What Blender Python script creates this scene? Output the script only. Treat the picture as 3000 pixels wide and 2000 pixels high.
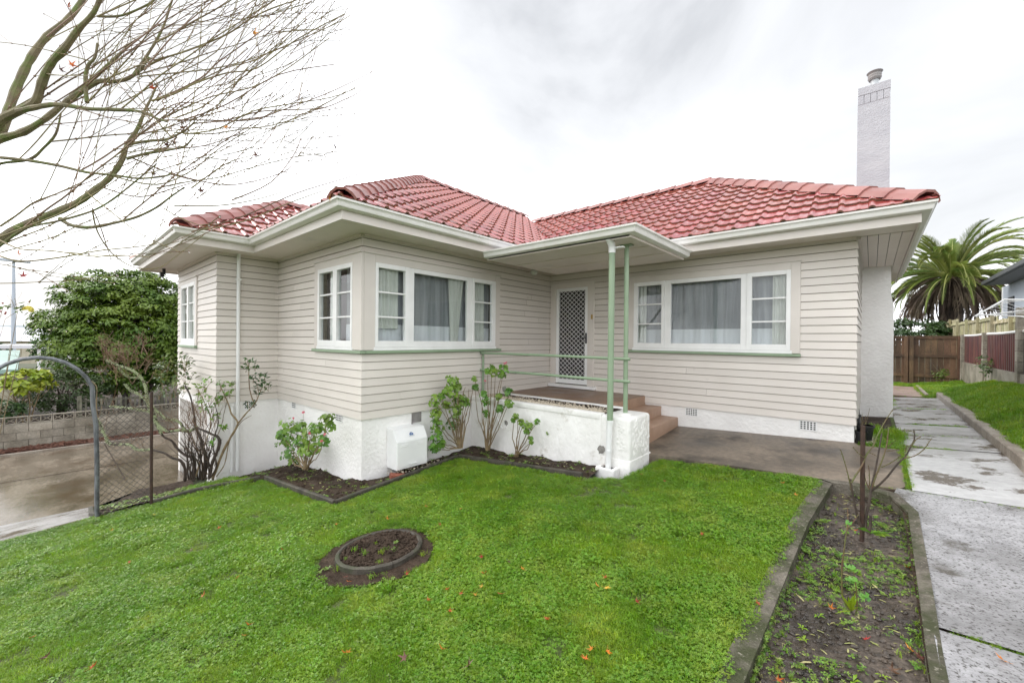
import bpy, bmesh, math, random
import numpy as np
from mathutils import Vector, Matrix, noise as mnoise
random.seed(7); np.random.seed(7)
rnd = random.random
def rr(a, b): return a + (b - a) * random.random()
SC = bpy.context.scene
for o in list(bpy.data.objects): bpy.data.objects.remove(o)
COL = SC.collection

# ------------------------------------------------------------------ camera
CAMF, CAMYAW, CAMPIT, CAMROLL = 1205.8159, math.radians(41.1556), math.radians(.2285), math.radians(.518)
cF = Vector((-math.sin(CAMYAW)*math.cos(CAMPIT), math.cos(CAMYAW)*math.cos(CAMPIT), -math.sin(CAMPIT)))
_R = Vector((math.cos(CAMYAW), math.sin(CAMYAW), 0)); _U = _R.cross(cF)
cR = _R*math.cos(CAMROLL) + _U*math.sin(CAMROLL); cU = -_R*math.sin(CAMROLL) + _U*math.cos(CAMROLL)
EYE = Vector((0, 0, 1.35))
cam = bpy.data.cameras.new('camera'); camo = bpy.data.objects.new('camera', cam); COL.objects.link(camo)
cam.sensor_width = 36; cam.lens = 36*CAMF/3000; cam.clip_start = .05; cam.clip_end = 2000
camo.matrix_world = Matrix(((cR.x, cU.x, -cF.x, EYE.x), (cR.y, cU.y, -cF.y, EYE.y), (cR.z, cU.z, -cF.z, EYE.z), (0, 0, 0, 1)))
SC.camera = camo

# ------------------------------------------------------------------ sky and sun
SUN_AZ = Vector((-.93, -.37, 0)).normalized(); SUN_EL = math.radians(38)
W = bpy.data.worlds.new('World'); SC.world = W; W.use_nodes = True
nt = W.node_tree; nt.nodes.clear()
def wn(t): return nt.nodes.new(t)
wl = nt.links.new
out = wn('ShaderNodeOutputWorld'); mixs = wn('ShaderNodeMixShader')
bg1 = wn('ShaderNodeBackground'); bg2 = wn('ShaderNodeBackground')
sky = wn('ShaderNodeTexSky'); sky.sky_type = 'NISHITA'; sky.sun_disc = False
sky.sun_elevation = SUN_EL; sky.sun_rotation = math.atan2(SUN_AZ.x, SUN_AZ.y); sky.air_density = 1.5; sky.dust_density = 3
wl(sky.outputs[0], bg1.inputs[0]); bg1.inputs[1].default_value = .10
tc = wn('ShaderNodeTexCoord')
mp = wn('ShaderNodeMapping'); mp.inputs['Scale'].default_value = (1, 1, 2.2); mp.inputs['Location'].default_value = (3.1, .4, .7)
wl(tc.outputs['Generated'], mp.inputs[0])
n1 = wn('ShaderNodeTexNoise'); n1.inputs['Scale'].default_value = 1.7; n1.inputs['Detail'].default_value = 7; n1.inputs['Roughness'].default_value = .52; n1.inputs['Distortion'].default_value = .35
wl(mp.outputs[0], n1.inputs[0])
# the heavier bank of cloud that hangs over the house, a broad region of the sky
dot = wn('ShaderNodeVectorMath'); dot.operation = 'DOT_PRODUCT'
_d = (cF + cR*((1640-1500)/CAMF) - cU*((10-1000)/CAMF)).normalized(); dot.inputs[1].default_value = _d
nrm = wn('ShaderNodeVectorMath'); nrm.operation = 'NORMALIZE'; wl(tc.outputs['Generated'], nrm.inputs[0]); wl(nrm.outputs[0], dot.inputs[0])
bank = wn('ShaderNodeMapRange'); bank.interpolation_type = 'SMOOTHSTEP'
for i, v in ((1, .925), (2, 1.0), (3, .0), (4, .235)): bank.inputs[i].default_value = v
wl(dot.outputs['Value'], bank.inputs[0])
bank2 = wn('ShaderNodeMapRange'); bank2.interpolation_type = 'SMOOTHSTEP'
for i, v in ((1, .35), (2, .92), (3, -.06), (4, .035)): bank2.inputs[i].default_value = v
wl(dot.outputs['Value'], bank2.inputs[0]); a0_ = wn('ShaderNodeMath'); a0_.operation = 'ADD'; wl(bank.outputs[0], a0_.inputs[0]); wl(bank2.outputs[0], a0_.inputs[1])
add = wn('ShaderNodeMath'); add.operation = 'ADD'; sc0 = wn('ShaderNodeMath'); sc0.operation = 'MULTIPLY_ADD'; sc0.inputs[1].default_value = .72; sc0.inputs[2].default_value = .14; wl(n1.outputs[0], sc0.inputs[0]); wl(sc0.outputs[0], add.inputs[0]); wl(a0_.outputs[0], add.inputs[1])
cr = wn('ShaderNodeValToRGB'); e = cr.color_ramp.elements
e[0].position = .45; e[0].color = (.97, .985, 1.02, 1); e[1].position = .78; e[1].color = (.205, .21, .22, 1)
m = cr.color_ramp.elements.new(.55); m.color = (.405, .41, .42, 1)
m = cr.color_ramp.elements.new(.66); m.color = (.335, .34, .35, 1)
wl(add.outputs[0], cr.inputs[0])
wl(cr.outputs[0], bg2.inputs[0]); bg2.inputs[1].default_value = 1.28
mixs.inputs[0].default_value = .93
wl(bg1.outputs[0], mixs.inputs[1]); wl(bg2.outputs[0], mixs.inputs[2]); wl(mixs.outputs[0], out.inputs[0])
sl = bpy.data.lights.new('sun', 'SUN'); sl.energy = .8; sl.angle = math.radians(30); sl.color = (1, .96, .9)
so = bpy.data.objects.new('sun', sl); COL.objects.link(so)
sd = Vector((SUN_AZ.x*math.cos(SUN_EL), SUN_AZ.y*math.cos(SUN_EL), math.sin(SUN_EL)))
so.rotation_euler = sd.to_track_quat('Z', 'Y').to_euler(); so.location = (-5, 0, 12)
SC.view_settings.view_transform = 'Standard'; SC.view_settings.look = 'None'
SC.view_settings.exposure = 1.12; SC.view_settings.gamma = 1; SC.view_settings.use_curve_mapping = False
SC.cycles.max_bounces = 6; SC.cycles.diffuse_bounces = 4; SC.cycles.glossy_bounces = 3; SC.cycles.transparent_max_bounces = 12

def at(u, v, x=None, y=None, z=None, d=None, pl=None):
    """point of the place seen at photograph pixel (u,v) on a given plane"""
    r = cF + cR*((u-1500)/CAMF) - cU*((v-1000)/CAMF)
    if x is not None: t = x/r.x
    elif y is not None: t = y/r.y
    elif z is not None: t = (z-EYE.z)/r.z
    elif pl is not None:
        n = Vector(pl[:3]); t = (pl[3]-n.dot(EYE))/n.dot(r)
    else: t = d
    return EYE + r*t
PLG = (-.075, -.053, 1, -.40)

# ------------------------------------------------------------------ materials
def srgb(*c): return tuple(((v/255+.055)/1.055)**2.4 if v > 10 else v/255/12.92 for v in c)
def mat(name, base, base2=None, rough=.6, rough2=None, scale=3, detail=5, lo=.35, hi=.65, bump=0, bscale=60, bdetail=4,
        spec=.5, rnd_=0, stretch=(1, 1, 1), dirt=None, dscale=2, dlo=.55, dhi=.75, metal=0, trans=0, hue=0, ior=None, speck=None, bump2=0, b2scale=8, fine=0):
    m = bpy.data.materials.new(name); m.use_nodes = True; t = m.node_tree; N = t.nodes; L = t.links.new
    b = N['Principled BSDF']
    geo = N.new('ShaderNodeNewGeometry'); mp = N.new('ShaderNodeMapping'); mp.inputs['Scale'].default_value = stretch
    L(geo.outputs['Position'], mp.inputs[0])
    def noise(sc, det=detail, ro=.55):
        n = N.new('ShaderNodeTexNoise'); n.inputs['Scale'].default_value = sc; n.inputs['Detail'].default_value = det; n.inputs['Roughness'].default_value = ro
        L(mp.outputs[0], n.inputs[0]); return n.outputs[0]
    def mr(x, a, b_, c=0, d=1):
        r = N.new('ShaderNodeMapRange'); L(x, r.inputs[0])
        for i, v in enumerate((a, b_, c, d)): r.inputs[i+1].default_value = v
        return r.outputs[0]
    def mix(f, a, b_, mode='MIX'):
        x = N.new('ShaderNodeMix'); x.data_type = 'RGBA'; x.blend_type = mode
        if hasattr(f, 'is_linked') or not isinstance(f, (int, float)): L(f, x.inputs[0])
        else: x.inputs[0].default_value = f
        for s, i in ((a, 6), (b_, 7)):
            if isinstance(s, tuple): x.inputs[i].default_value = (*s[:3], 1)
            else: L(s, x.inputs[i])
        return x.outputs[2]
    fac = mr(noise(scale), lo, hi)
    col = mix(fac, base, base2 if base2 else base)
    if fine: col = mix(1.0, col, mix(mr(noise(scale*14, 3), .3, .7), (1-fine,)*3, (1+fine,)*3), 'MULTIPLY')
    if dirt:
        dm = N.new('ShaderNodeTexNoise'); dm.inputs['Scale'].default_value = dscale; dm.inputs['Detail'].default_value = 8; dm.inputs['Roughness'].default_value = .65
        L(geo.outputs['Position'], dm.inputs[0]); col = mix(mr(dm.outputs[0], dlo, dhi), col, dirt)
    if speck:
        sc_, c_, a_, b_2 = speck; sn = N.new('ShaderNodeTexNoise'); sn.inputs['Scale'].default_value = sc_; sn.inputs['Detail'].default_value = 3; sn.inputs['Roughness'].default_value = .6
        L(geo.outputs['Position'], sn.inputs[0]); col = mix(mr(sn.outputs[0], a_, b_2), col, c_)
    if rnd_:
        oi = N.new('ShaderNodeObjectInfo')
        hs = N.new('ShaderNodeHueSaturation'); L(mr(oi.outputs['Random'], 0, 1, 1-rnd_, 1+rnd_), hs.inputs['Value'])
        if hue:
            ml = N.new('ShaderNodeMath'); ml.operation = 'MULTIPLY'; L(oi.outputs['Random'], ml.inputs[0]); ml.inputs[1].default_value = 7.31
            fr = N.new('ShaderNodeMath'); fr.operation = 'FRACT'; L(ml.outputs[0], fr.inputs[0])
            L(mr(fr.outputs[0], 0, 1, .5-hue, .5+hue), hs.inputs['Hue'])
        L(col, hs.inputs['Color']); col = hs.outputs[0]
    L(col, b.inputs['Base Color'])
    if rough2 is not None: L(mr(fac, 0, 1, rough, rough2), b.inputs['Roughness'])
    else: b.inputs['Roughness'].default_value = rough
    b.inputs['Specular IOR Level'].default_value = min(1, spec)
    if ior: b.inputs['IOR'].default_value = ior; b.inputs['Specular IOR Level'].default_value = .5
    b.inputs['Metallic'].default_value = metal
    if bump:
        bp = N.new('ShaderNodeBump'); bp.inputs['Strength'].default_value = 1; bp.inputs['Distance'].default_value = bump
        L(noise(bscale, bdetail), bp.inputs['Height'])
        if bump2:
            bq = N.new('ShaderNodeBump'); bq.inputs['Strength'].default_value = 1; bq.inputs['Distance'].default_value = bump2
            L(noise(b2scale, 4), bq.inputs['Height']); L(bq.outputs[0], bp.inputs['Normal'])
        L(bp.outputs[0], b.inputs['Normal'])
    if trans:
        tr = N.new('ShaderNodeBsdfTranslucent'); L(col, tr.inputs[0]); ms = N.new('ShaderNodeMixShader'); ms.inputs[0].default_value = trans
        L(b.outputs[0], ms.inputs[1]); L(tr.outputs[0], ms.inputs[2]); L(ms.outputs[0], N['Material Output'].inputs[0])
    return m
def plain(name, c, rough=.5, **k): return mat(name, c, rough=rough, **k)
M = {}
M['board'] = mat('weatherboard_paint', (.635, .585, .53), (.675, .625, .57), rough=.42, scale=1.5, bump=.0006, bscale=40, stretch=(1, 1, 1), rnd_=.05, dirt=(.45, .41, .37), dscale=3, dlo=.66, dhi=.85)
M['gap'] = plain('board_gap_shade_and_dirt', (.21, .175, .11), .9)  # shadow line under each board put into the backing colour, with groove dirt
M['trimb'] = mat('beige_trim_paint', (.62, .57, .52), (.66, .61, .56), rough=.4, scale=2, rnd_=.02)
M['soffit'] = mat('soffit_paint', (.69, .61, .56), (.75, .67, .62), rough=.5, scale=1.2, rnd_=.03, dirt=(.42, .40, .37), dscale=1.7, dlo=.6, dhi=.9)
M['white'] = mat('white_trim_paint', (.78, .775, .76), (.84, .835, .82), rough=.35, scale=4, rnd_=.02, dirt=(.6, .57, .5), dscale=6, dlo=.68, dhi=.9)
M['gutter'] = mat('white_gutter_metal', (.74, .72, .68), (.82, .80, .77), rough=.3, scale=2.5, dirt=(.45, .42, .36), dscale=5, dlo=.62, dhi=.85, stretch=(1, 1, 1))
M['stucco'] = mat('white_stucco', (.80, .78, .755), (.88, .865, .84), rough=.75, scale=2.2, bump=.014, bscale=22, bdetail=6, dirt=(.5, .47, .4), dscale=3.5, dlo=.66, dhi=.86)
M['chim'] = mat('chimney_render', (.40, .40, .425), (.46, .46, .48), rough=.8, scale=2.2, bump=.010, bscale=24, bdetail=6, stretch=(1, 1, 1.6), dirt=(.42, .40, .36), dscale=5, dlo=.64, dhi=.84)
M['pillar'] = mat('old_white_render', (.78, .765, .73), (.87, .855, .825), rough=.7, scale=4, bump=.016, bscale=14, bdetail=3, stretch=(1, 1, .6), dirt=(.42, .38, .30), dscale=5, dlo=.58, dhi=.82)
M['green'] = mat('sage_green_paint', (.235, .315, .205), (.27, .355, .235), rough=.42, scale=4, rnd_=.03, dirt=(.16, .17, .11), dscale=12, dlo=.62, dhi=.9)
M['tile'] = mat('red_roof_tile', (.27, .048, .044), (.36, .08, .068), rough=.09, rough2=.2, scale=2.5, spec=1.0, ior=2.15, rnd_=.14, hue=.008, dirt=(.17, .06, .05), dscale=4, dlo=.55, dhi=.8, bump=.0003, bscale=90, fine=.12)
M['tedge'] = mat('worn_tile_edge', (.10, .045, .025), (.19, .09, .045), rough=.7, scale=12)
M['cap'] = mat('ridge_tile_red', (.27, .105, .09), (.34, .145, .125), rough=.25, rough2=.4, spec=.9, ior=1.75, scale=3, rnd_=.12, dirt=(.2, .13, .08), dscale=6, dlo=.58, dhi=.8, bump=.001, bscale=80)
M['under'] = plain('roof_underlay', (.06, .04, .035), .9)
M['lead'] = plain('lead_flashing', (.4, .4, .42), .5)
M['porch'] = mat('porch_brown_paint', (.20, .125, .085), (.29, .195, .135), rough=.35, rough2=.6, scale=2.5, bump=.0015, bscale=90, dirt=(.12, .08, .06), dscale=1.6, dlo=.55, dhi=.85, fine=.12)
M['step'] = mat('step_terracotta_paint', (.34, .215, .145), (.41, .27, .19), rough=.5, scale=3, bump=.002, bscale=110, dirt=(.22, .14, .1), dscale=3, dlo=.6, dhi=.9)
M['slab'] = mat('damp_brown_concrete', (.105, .08, .056), (.235, .19, .145), rough=.32, rough2=.6, scale=1.3, lo=.3, hi=.72, bump=.003, bscale=70, bump2=.004, b2scale=3, dirt=(.05, .04, .03), dscale=2.0, dlo=.47, dhi=.66, fine=.25)
M['path'] = mat('wet_pebbled_concrete', (.19, .185, .185), (.41, .405, .415), rough=.08, rough2=.30, scale=1.1, lo=.38, hi=.6, bump=.006, bscale=75, bdetail=5, bump2=.012, b2scale=2.2, dirt=(.10, .09, .075), dscale=2.6, dlo=.60, dhi=.70, fine=.15, speck=(58, (.07, .065, .06), .53, .66))
M['path2'] = mat('wet_smooth_concrete', (.38, .375, .37), (.50, .495, .49), rough=.10, rough2=.26, scale=.9, lo=.35, hi=.6, bump=.002, bscale=50, bump2=.006, b2scale=2.5, stretch=(1, 1.6, 1), dirt=(.085, .062, .04), dscale=1.9, dlo=.535, dhi=.585, fine=.12)
M['kerb'] = mat('mossy_kerb_concrete', (.070, .060, .044), (.165, .145, .115), rough=.75, scale=5, bump=.012, bscale=50, dirt=(.040, .045, .015), dscale=3.2, dlo=.46, dhi=.60, fine=.25, speck=(38, (.22, .205, .16), .60, .70))
M['kerbdark'] = mat('dark_mossy_edging', (.032, .027, .020), (.082, .071, .053), rough=.7, scale=6, bump=.006, bscale=50, dirt=(.035, .045, .015), dscale=5, dlo=.5, dhi=.68, fine=.25)
M['rkerb'] = mat('aggregate_kerb_concrete', (.20, .165, .13), (.33, .29, .24), rough=.6, scale=4, bump=.004, bscale=130, dirt=(.12, .09, .065), dscale=3, dlo=.55, dhi=.8, fine=.3)
M['soil'] = mat('wet_soil', spec=.12, base=(.026, .018, .012), base2=(.075, .052, .037), rough=.8, rough2=.5, scale=7, detail=8, lo=.3, hi=.75, bump=.03, bscale=16, bdetail=9, bump2=.03, b2scale=4, fine=.4)
M['mud'] = mat('muddy_bed_soil', (.036, .028, .021), (.100, .078, .060), rough=.12, rough2=.6, scale=2.4, detail=8, lo=.42, hi=.6, bump=.02, bscale=22, bdetail=9, bump2=.03, b2scale=5, fine=.45)
M['turf'] = mat('turf_soil', (.055, .06, .022), (.085, .13, .022), rough=.8, scale=6, detail=8, bump=.02, bscale=40)
M['ground'] = mat('ground_soil', (.05, .06, .03), (.08, .09, .045), rough=.9, scale=1)
M['drive'] = mat('wet_driveway_concrete', (.11, .088, .062), (.235, .195, .15), rough=.03, rough2=.16, scale=.8, lo=.36, hi=.62, bump=.0012, bscale=40, bump2=.004, b2scale=2.2, ior=1.6, stretch=(1, 2.2, 1), dirt=(.10, .07, .045), dscale=1.2, dlo=.52, dhi=.66, fine=.15)
M['mulch'] = mat('bark_mulch', (.07, .025, .016), (.17, .07, .04), rough=.6, scale=18, bump=.03, bscale=30, bdetail=7)
M['block'] = mat('weathered_concrete_block', (.20, .175, .135), (.34, .31, .255), rough=.85, scale=2.5, bump=.004, bscale=70, rnd_=.12, dirt=(.09, .085, .06), dscale=1.6, dlo=.5, dhi=.75, fine=.2)
M['brownwood'] = mat('brown_stained_timber', (.065, .035, .018), (.14, .078, .042), rough=.6, scale=4, stretch=(1, 1, .25), bump=.002, bscale=60, rnd_=.3, hue=.012, dirt=(.03, .018, .012), dscale=3, dlo=.5, dhi=.75, fine=.2)
M['palewood'] = mat('lichened_pale_timber', (.30, .27, .14), (.46, .42, .29), rough=.75, scale=4, stretch=(1, 1, .2), rnd_=.28, hue=.02, dirt=(.17, .17, .06), dscale=4, dlo=.5, dhi=.75, fine=.2)
M['oldpicket'] = mat('grey_green_old_timber', (.09, .09, .06), (.17, .165, .12), rough=.8, scale=5, rnd_=.25)
M['redpanel'] = mat('faded_red_iron', (.055, .020, .020), (.15, .048, .040), rough=.5, scale=6, stretch=(2, 2, .3), rnd_=.35, hue=.015)
M['darkpanel'] = mat('dark_board', (.02, .018, .018), (.05, .04, .038), rough=.7, scale=5)
M['bark'] = mat('mossy_bark', (.12, .095, .055), (.21, .18, .10), rough=.8, scale=9, bump=.004, bscale=60, dirt=(.12, .15, .04), dscale=7, dlo=.47, dhi=.62)
M['twig'] = mat('olive_twig_bark', (.17, .13, .06), (.23, .20, .08), rough=.6, scale=3)
M['twigr'] = mat('reddish_twig_bark', (.15, .085, .05), (.20, .13, .075), rough=.6, scale=3)
M['darkbark'] = mat('dark_wet_bark', (.035, .025, .02), (.08, .058, .042), rough=.6, scale=12, bump=.003, bscale=80)
M['lichen'] = mat('lichened_bark', (.07, .055, .04), (.30, .34, .19), rough=.9, scale=14, lo=.42, hi=.52, bump=.012, bscale=60)
M['stem'] = mat('brown_plant_stem', (.15, .10, .055), (.24, .18, .09), rough=.65, scale=12)
M['gstem'] = mat('green_rose_cane', (.10, .13, .03), (.12, .06, .035), rough=.5, scale=8)
M['rust'] = mat('rusty_iron', (.030, .016, .011), (.06, .03, .018), rough=.7, scale=20, bump=.002, bscale=90)
M['galv'] = mat('galvanised_metal', (.085, .09, .10), (.24, .25, .27), rough=.45, scale=12, stretch=(1, 1, .4), metal=.4)
M['wire'] = plain('wire_mesh_metal', (.05, .045, .04), .6)
M['metalwhite'] = mat('white_powder_coat', (.78, .78, .77), (.83, .83, .82), rough=.35, scale=3)
M['black'] = plain('black_plastic', (.012, .012, .013), .35)
M['blue'] = plain('blue_print', (.05, .12, .30), .4)
M['greylogo'] = plain('grey_print', (.45, .5, .56), .4)
M['brass'] = plain('brass', (.45, .30, .10), .35, metal=.7)
M['brick'] = mat('red_brick', (.20, .06, .035), (.30, .10, .06), rough=.8, scale=10, bump=.003, bscale=60)
M['cowl'] = mat('dull_zinc', (.20, .185, .18), (.28, .265, .255), rough=.55, scale=8)
M['flue'] = mat('pale_flue_metal', (.45, .47, .48), (.55, .57, .58), rough=.4, scale=6)
M['globe'] = plain('opal_glass', (.62, .62, .58), .15)
M['net'] = mat('grey_net_curtain', (.25, .26, .275), (.37, .38, .39), rough=.9, scale=5, stretch=(3, 3, .2), trans=.25)
M['netw'] = mat('white_net_curtain', (.74, .75, .77), (.84, .85, .87), rough=.9, scale=5, stretch=(3, 3, .2), trans=.25)
M['netc'] = mat('cream_net_curtain', (.66, .66, .60), (.84, .84, .78), rough=.9, scale=5, stretch=(4, 4, .2), trans=.25)
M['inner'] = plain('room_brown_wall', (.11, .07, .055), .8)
M['doorwood'] = plain('dark_front_door', (.035, .032, .032), .5)
M['patch'] = mat('bare_grey_render', (.18, .17, .155), (.28, .26, .24), rough=.9, scale=25, bump=.006, bscale=60)
M['pebble'] = mat('pale_pebbles', (.45, .38, .28), (.62, .55, .44), rough=.7, scale=30, rnd_=.2)
M['pot'] = plain('black_plant_pot_plastic', (.02, .02, .022), .35)
M['bluehouse'] = mat('pale_blue_cladding', (.36, .40, .46), (.40, .44, .50), rough=.6, scale=1)
M['greyroof'] = plain('charcoal_roof_metal', (.05, .052, .06), .4)
M['eavegrey'] = plain('grey_eave_lining', (.17, .17, .185), .6)
M['greenroof'] = mat('pale_green_iron_roof', (.24, .36, .32), (.30, .42, .38), rough=.5, scale=2)
M['shed'] = mat('cream_shed_boards', (.38, .34, .25), (.46, .42, .32), rough=.7, scale=2, rnd_=.06)
M['paleroof'] = plain('pale_roof_sheet', (.62, .62, .64), .4)
M['polem'] = plain('pale_pole_steel', (.42, .46, .52), .5)
M['hill'] = mat('far_hill_trees', (.20, .23, .24), (.32, .35, .36), rough=1, scale=.15, detail=9)
M['pink'] = plain('pink_petal', (.75, .20, .26), .5, trans=.3)
M['yellowp'] = plain('yellow_petal', (.80, .72, .18), .5, trans=.3)
M['redhip'] = plain('red_rose_hip', (.28, .04, .03), .4)
def leafmat(name, a, b, rough=.35, rnd_=.25, hue=.02, trans=.25, scale=3): return mat(name, a, b, rough=rough, scale=scale, rnd_=rnd_, hue=hue, trans=trans, spec=.5)
M['treeleaf'] = leafmat('glossy_tree_leaf', (.055, .125, .010), (.15, .21, .022), scale=1.1, rough=.4)
M['ivy'] = leafmat('dark_shrub_leaf', (.03, .075, .015), (.07, .13, .03), scale=2)
M['pelleaf'] = leafmat('geranium_leaf', (.09, .21, .025), (.19, .32, .04), scale=9)
M['roseleaf'] = leafmat('rose_leaf', (.06, .11, .035), (.16, .20, .05), scale=6)
M['yelleaf'] = leafmat('yellow_green_leaf', (.20, .30, .02), (.42, .46, .05), scale=4)
M['palmleaf'] = leafmat('palm_frond_green', (.12, .19, .04), (.30, .35, .08), scale=.8, rough=.45)
M['palmdry'] = leafmat('dry_palm_frond', (.075, .055, .04), (.22, .17, .12), scale=1.5, rough=.8)
M['palmrib'] = plain('palm_midrib', (.30, .32, .10), .5)
M['orange'] = leafmat('orange_maple_leaf', (.48, .13, .02), (.62, .22, .03), scale=40, trans=.2, rnd_=.3)
M['redleaf'] = leafmat('red_maple_leaf', (.32, .04, .02), (.45, .09, .03), scale=40, trans=.2)
M['yellowleaf'] = leafmat('yellow_maple_leaf', (.62, .40, .03), (.70, .50, .08), scale=40, trans=.2)
M['brownleaf'] = leafmat('brown_fallen_leaf', (.10, .045, .03), (.17, .08, .05), scale=40, trans=.1)
M['weed'] = leafmat('weed_leaf', (.09, .19, .02), (.20, .32, .04), scale=20)
M['straw'] = leafmat('cut_stem_litter', (.30, .32, .09), (.45, .42, .2), scale=30)
def grassmat(name, a, b, c, rough=.32):
    m = mat(name, a, b, rough=rough, scale=1.15, detail=4, lo=.38, hi=.62, rnd_=.17, hue=.018, trans=.35, dirt=c, dscale=2.6, dlo=.5, dhi=.64)
    return m
M['grass'] = grassmat('grass_blade', (.13, .265, .012), (.205, .35, .018), (.245, .36, .035))
M['clover'] = grassmat('clover_leaf', (.135, .275, .018), (.19, .345, .03), (.23, .36, .04))
M['grass2'] = grassmat('bright_grass_blade', (.17, .34, .012), (.24, .40, .018), (.32, .42, .03))
def glassmat():
    m = bpy.data.materials.new('window_glass'); m.use_nodes = True; t = m.node_tree; N = t.nodes; N.clear(); L = t.links.new
    o = N.new('ShaderNodeOutputMaterial'); mx = N.new('ShaderNodeMixShader'); tr = N.new('ShaderNodeBsdfTransparent'); gl = N.new('ShaderNodeBsdfGlossy')
    fr = N.new('ShaderNodeFresnel'); fr.inputs[0].default_value = 1.52; mu = N.new('ShaderNodeMath'); mu.operation = 'MULTIPLY_ADD'; mu.inputs[1].default_value = 1.05; mu.inputs[2].default_value = .02
    L(fr.outputs[0], mu.inputs[0])
    gg = N.new('ShaderNodeNewGeometry'); sb = N.new('ShaderNodeMath'); sb.operation = 'SUBTRACT'; sb.inputs[0].default_value = 1; L(gg.outputs['Backfacing'], sb.inputs[1])
    m2 = N.new('ShaderNodeMath'); m2.operation = 'MULTIPLY'; L(mu.outputs[0], m2.inputs[0]); L(sb.outputs[0], m2.inputs[1]); L(m2.outputs[0], mx.inputs[0]); tr.inputs[0].default_value = (.93, .95, .95, 1); gl.inputs['Roughness'].default_value = .015
    L(tr.outputs[0], mx.inputs[1]); L(gl.outputs[0], mx.inputs[2]); L(mx.outputs[0], o.inputs[0]); return m
M['glass'] = glassmat()

# ------------------------------------------------------------------ helpers
def tag(o, label=None, cat=None, group=None, kind=None):
    if label: o['label'] = label
    if cat: o['category'] = cat
    if group: o['group'] = group
    if kind: o['kind'] = kind
    return o
def link(name, data, parent=None):
    o = bpy.data.objects.new(name, data); COL.objects.link(o)
    if parent is not None:
        o.parent = parent
        p = parent; off = Vector((0, 0, 0))
        while p is not None: off += p.location; p = p.parent
        o.location = -off
    return o
def thing(name, loc, label, cat, group=None):
    o = bpy.data.objects.new(name, None); COL.objects.link(o); o.location = loc; o.empty_display_size = .1
    return tag(o, label, cat, group)
def clone(o, parent=None, loc=None):
    c = o.copy(); COL.objects.link(c)
    c.parent = parent if parent is not None else o.parent
    if loc is not None: c.location = loc
    return c
class MB:
    def __init__(s): s.v = []; s.f = []; s.m = []
    def add(s, vs, fs, mi=0):
        n = len(s.v); s.v.extend(tuple(v) for v in vs); s.f.extend(tuple(i+n for i in f) for f in fs); s.m.extend([mi]*len(fs)); return s
    def box(s, x0, y0, z0, x1, y1, z1, mi=0):
        x0, x1 = min(x0, x1), max(x0, x1); y0, y1 = min(y0, y1), max(y0, y1); z0, z1 = min(z0, z1), max(z0, z1)
        return s.add([(x0, y0, z0), (x1, y0, z0), (x1, y1, z0), (x0, y1, z0), (x0, y0, z1), (x1, y0, z1), (x1, y1, z1), (x0, y1, z1)],
                     [(0, 3, 2, 1), (4, 5, 6, 7), (0, 1, 5, 4), (1, 2, 6, 5), (2, 3, 7, 6), (3, 0, 4, 7)], mi)
    def tube(s, pts, r, n=6, mi=0, cap=True):
        pts = [Vector(p) for p in pts]
        rs = r if isinstance(r, (list, tuple)) else [r]*len(pts)
        base = len(s.v); up = None
        for i, p in enumerate(pts):
            d = (pts[min(i+1, len(pts)-1)] - pts[max(i-1, 0)])
            if d.length < 1e-9: d = Vector((0, 0, 1))
            d.normalize()
            if up is None: up = d.orthogonal().normalized()
            else:
                up = up - d*up.dot(d)
                up = d.orthogonal().normalized() if up.length < 1e-6 else up.normalized()
            w = d.cross(up)
            for k in range(n):
                a = 2*math.pi*k/n; s.v.append(tuple(p + (up*math.cos(a) + w*math.sin(a))*rs[i]))
        for i in range(len(pts)-1):
            for k in range(n):
                a = base+i*n+k; b = base+i*n+(k+1) % n; s.f.append((a, b, b+n, a+n)); s.m.append(mi)
        if cap:
            s.f.append(tuple(base+k for k in reversed(range(n)))); s.m.append(mi)
            e = base+(len(pts)-1)*n; s.f.append(tuple(e+k for k in range(n))); s.m.append(mi)
        return s
    def sphere(s, c, r, n=8, m=5, mi=0, sq=(1, 1, 1)):
        c = Vector(c); vs = [c+Vector((0, 0, -r*sq[2]))]
        for j in range(1, m):
            ph = -math.pi/2+math.pi*j/m
            for k in range(n):
                a = 2*math.pi*k/n; vs.append(c+Vector((r*sq[0]*math.cos(ph)*math.cos(a), r*sq[1]*math.cos(ph)*math.sin(a), r*sq[2]*math.sin(ph))))
        vs.append(c+Vector((0, 0, r*sq[2]))); fs = []
        for k in range(n): fs.append((0, 1+(k+1) % n, 1+k)); fs.append((len(vs)-1, 1+(m-2)*n+k, 1+(m-2)*n+(k+1) % n))
        for j in range(m-2):
            for k in range(n): a = 1+j*n+k; b = 1+j*n+(k+1) % n; fs.append((a, b, b+n, a+n))
        return s.add(vs, fs, mi)
    def mesh(s, name, mats):
        me = bpy.data.meshes.new(name); me.from_pydata(s.v, [], s.f)
        for x in (mats if isinstance(mats, (list, tuple)) else [mats]): me.materials.append(x)
        if isinstance(mats, (list, tuple)) and len(mats) > 1: me.polygons.foreach_set('material_index', s.m)
        me.update(); return me
    def build(s, name, mats, parent=None, smooth=False, bevel=0, **k):
        me = s.mesh(name, mats)
        if smooth:
            me.polygons.foreach_set('use_smooth', [True]*len(me.polygons))
            try: me.set_sharp_from_angle(angle=math.radians(40))
            except Exception: pass
        o = link(name, me, parent)
        if bevel:
            b = o.modifiers.new('bevel', 'BEVEL'); b.width = bevel; b.segments = 2; b.limit_method = 'ANGLE'
        return tag(o, **k)
def box(name, m, parent, *a, **k): return MB().box(*a).build(name, m, parent, **k)
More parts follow.
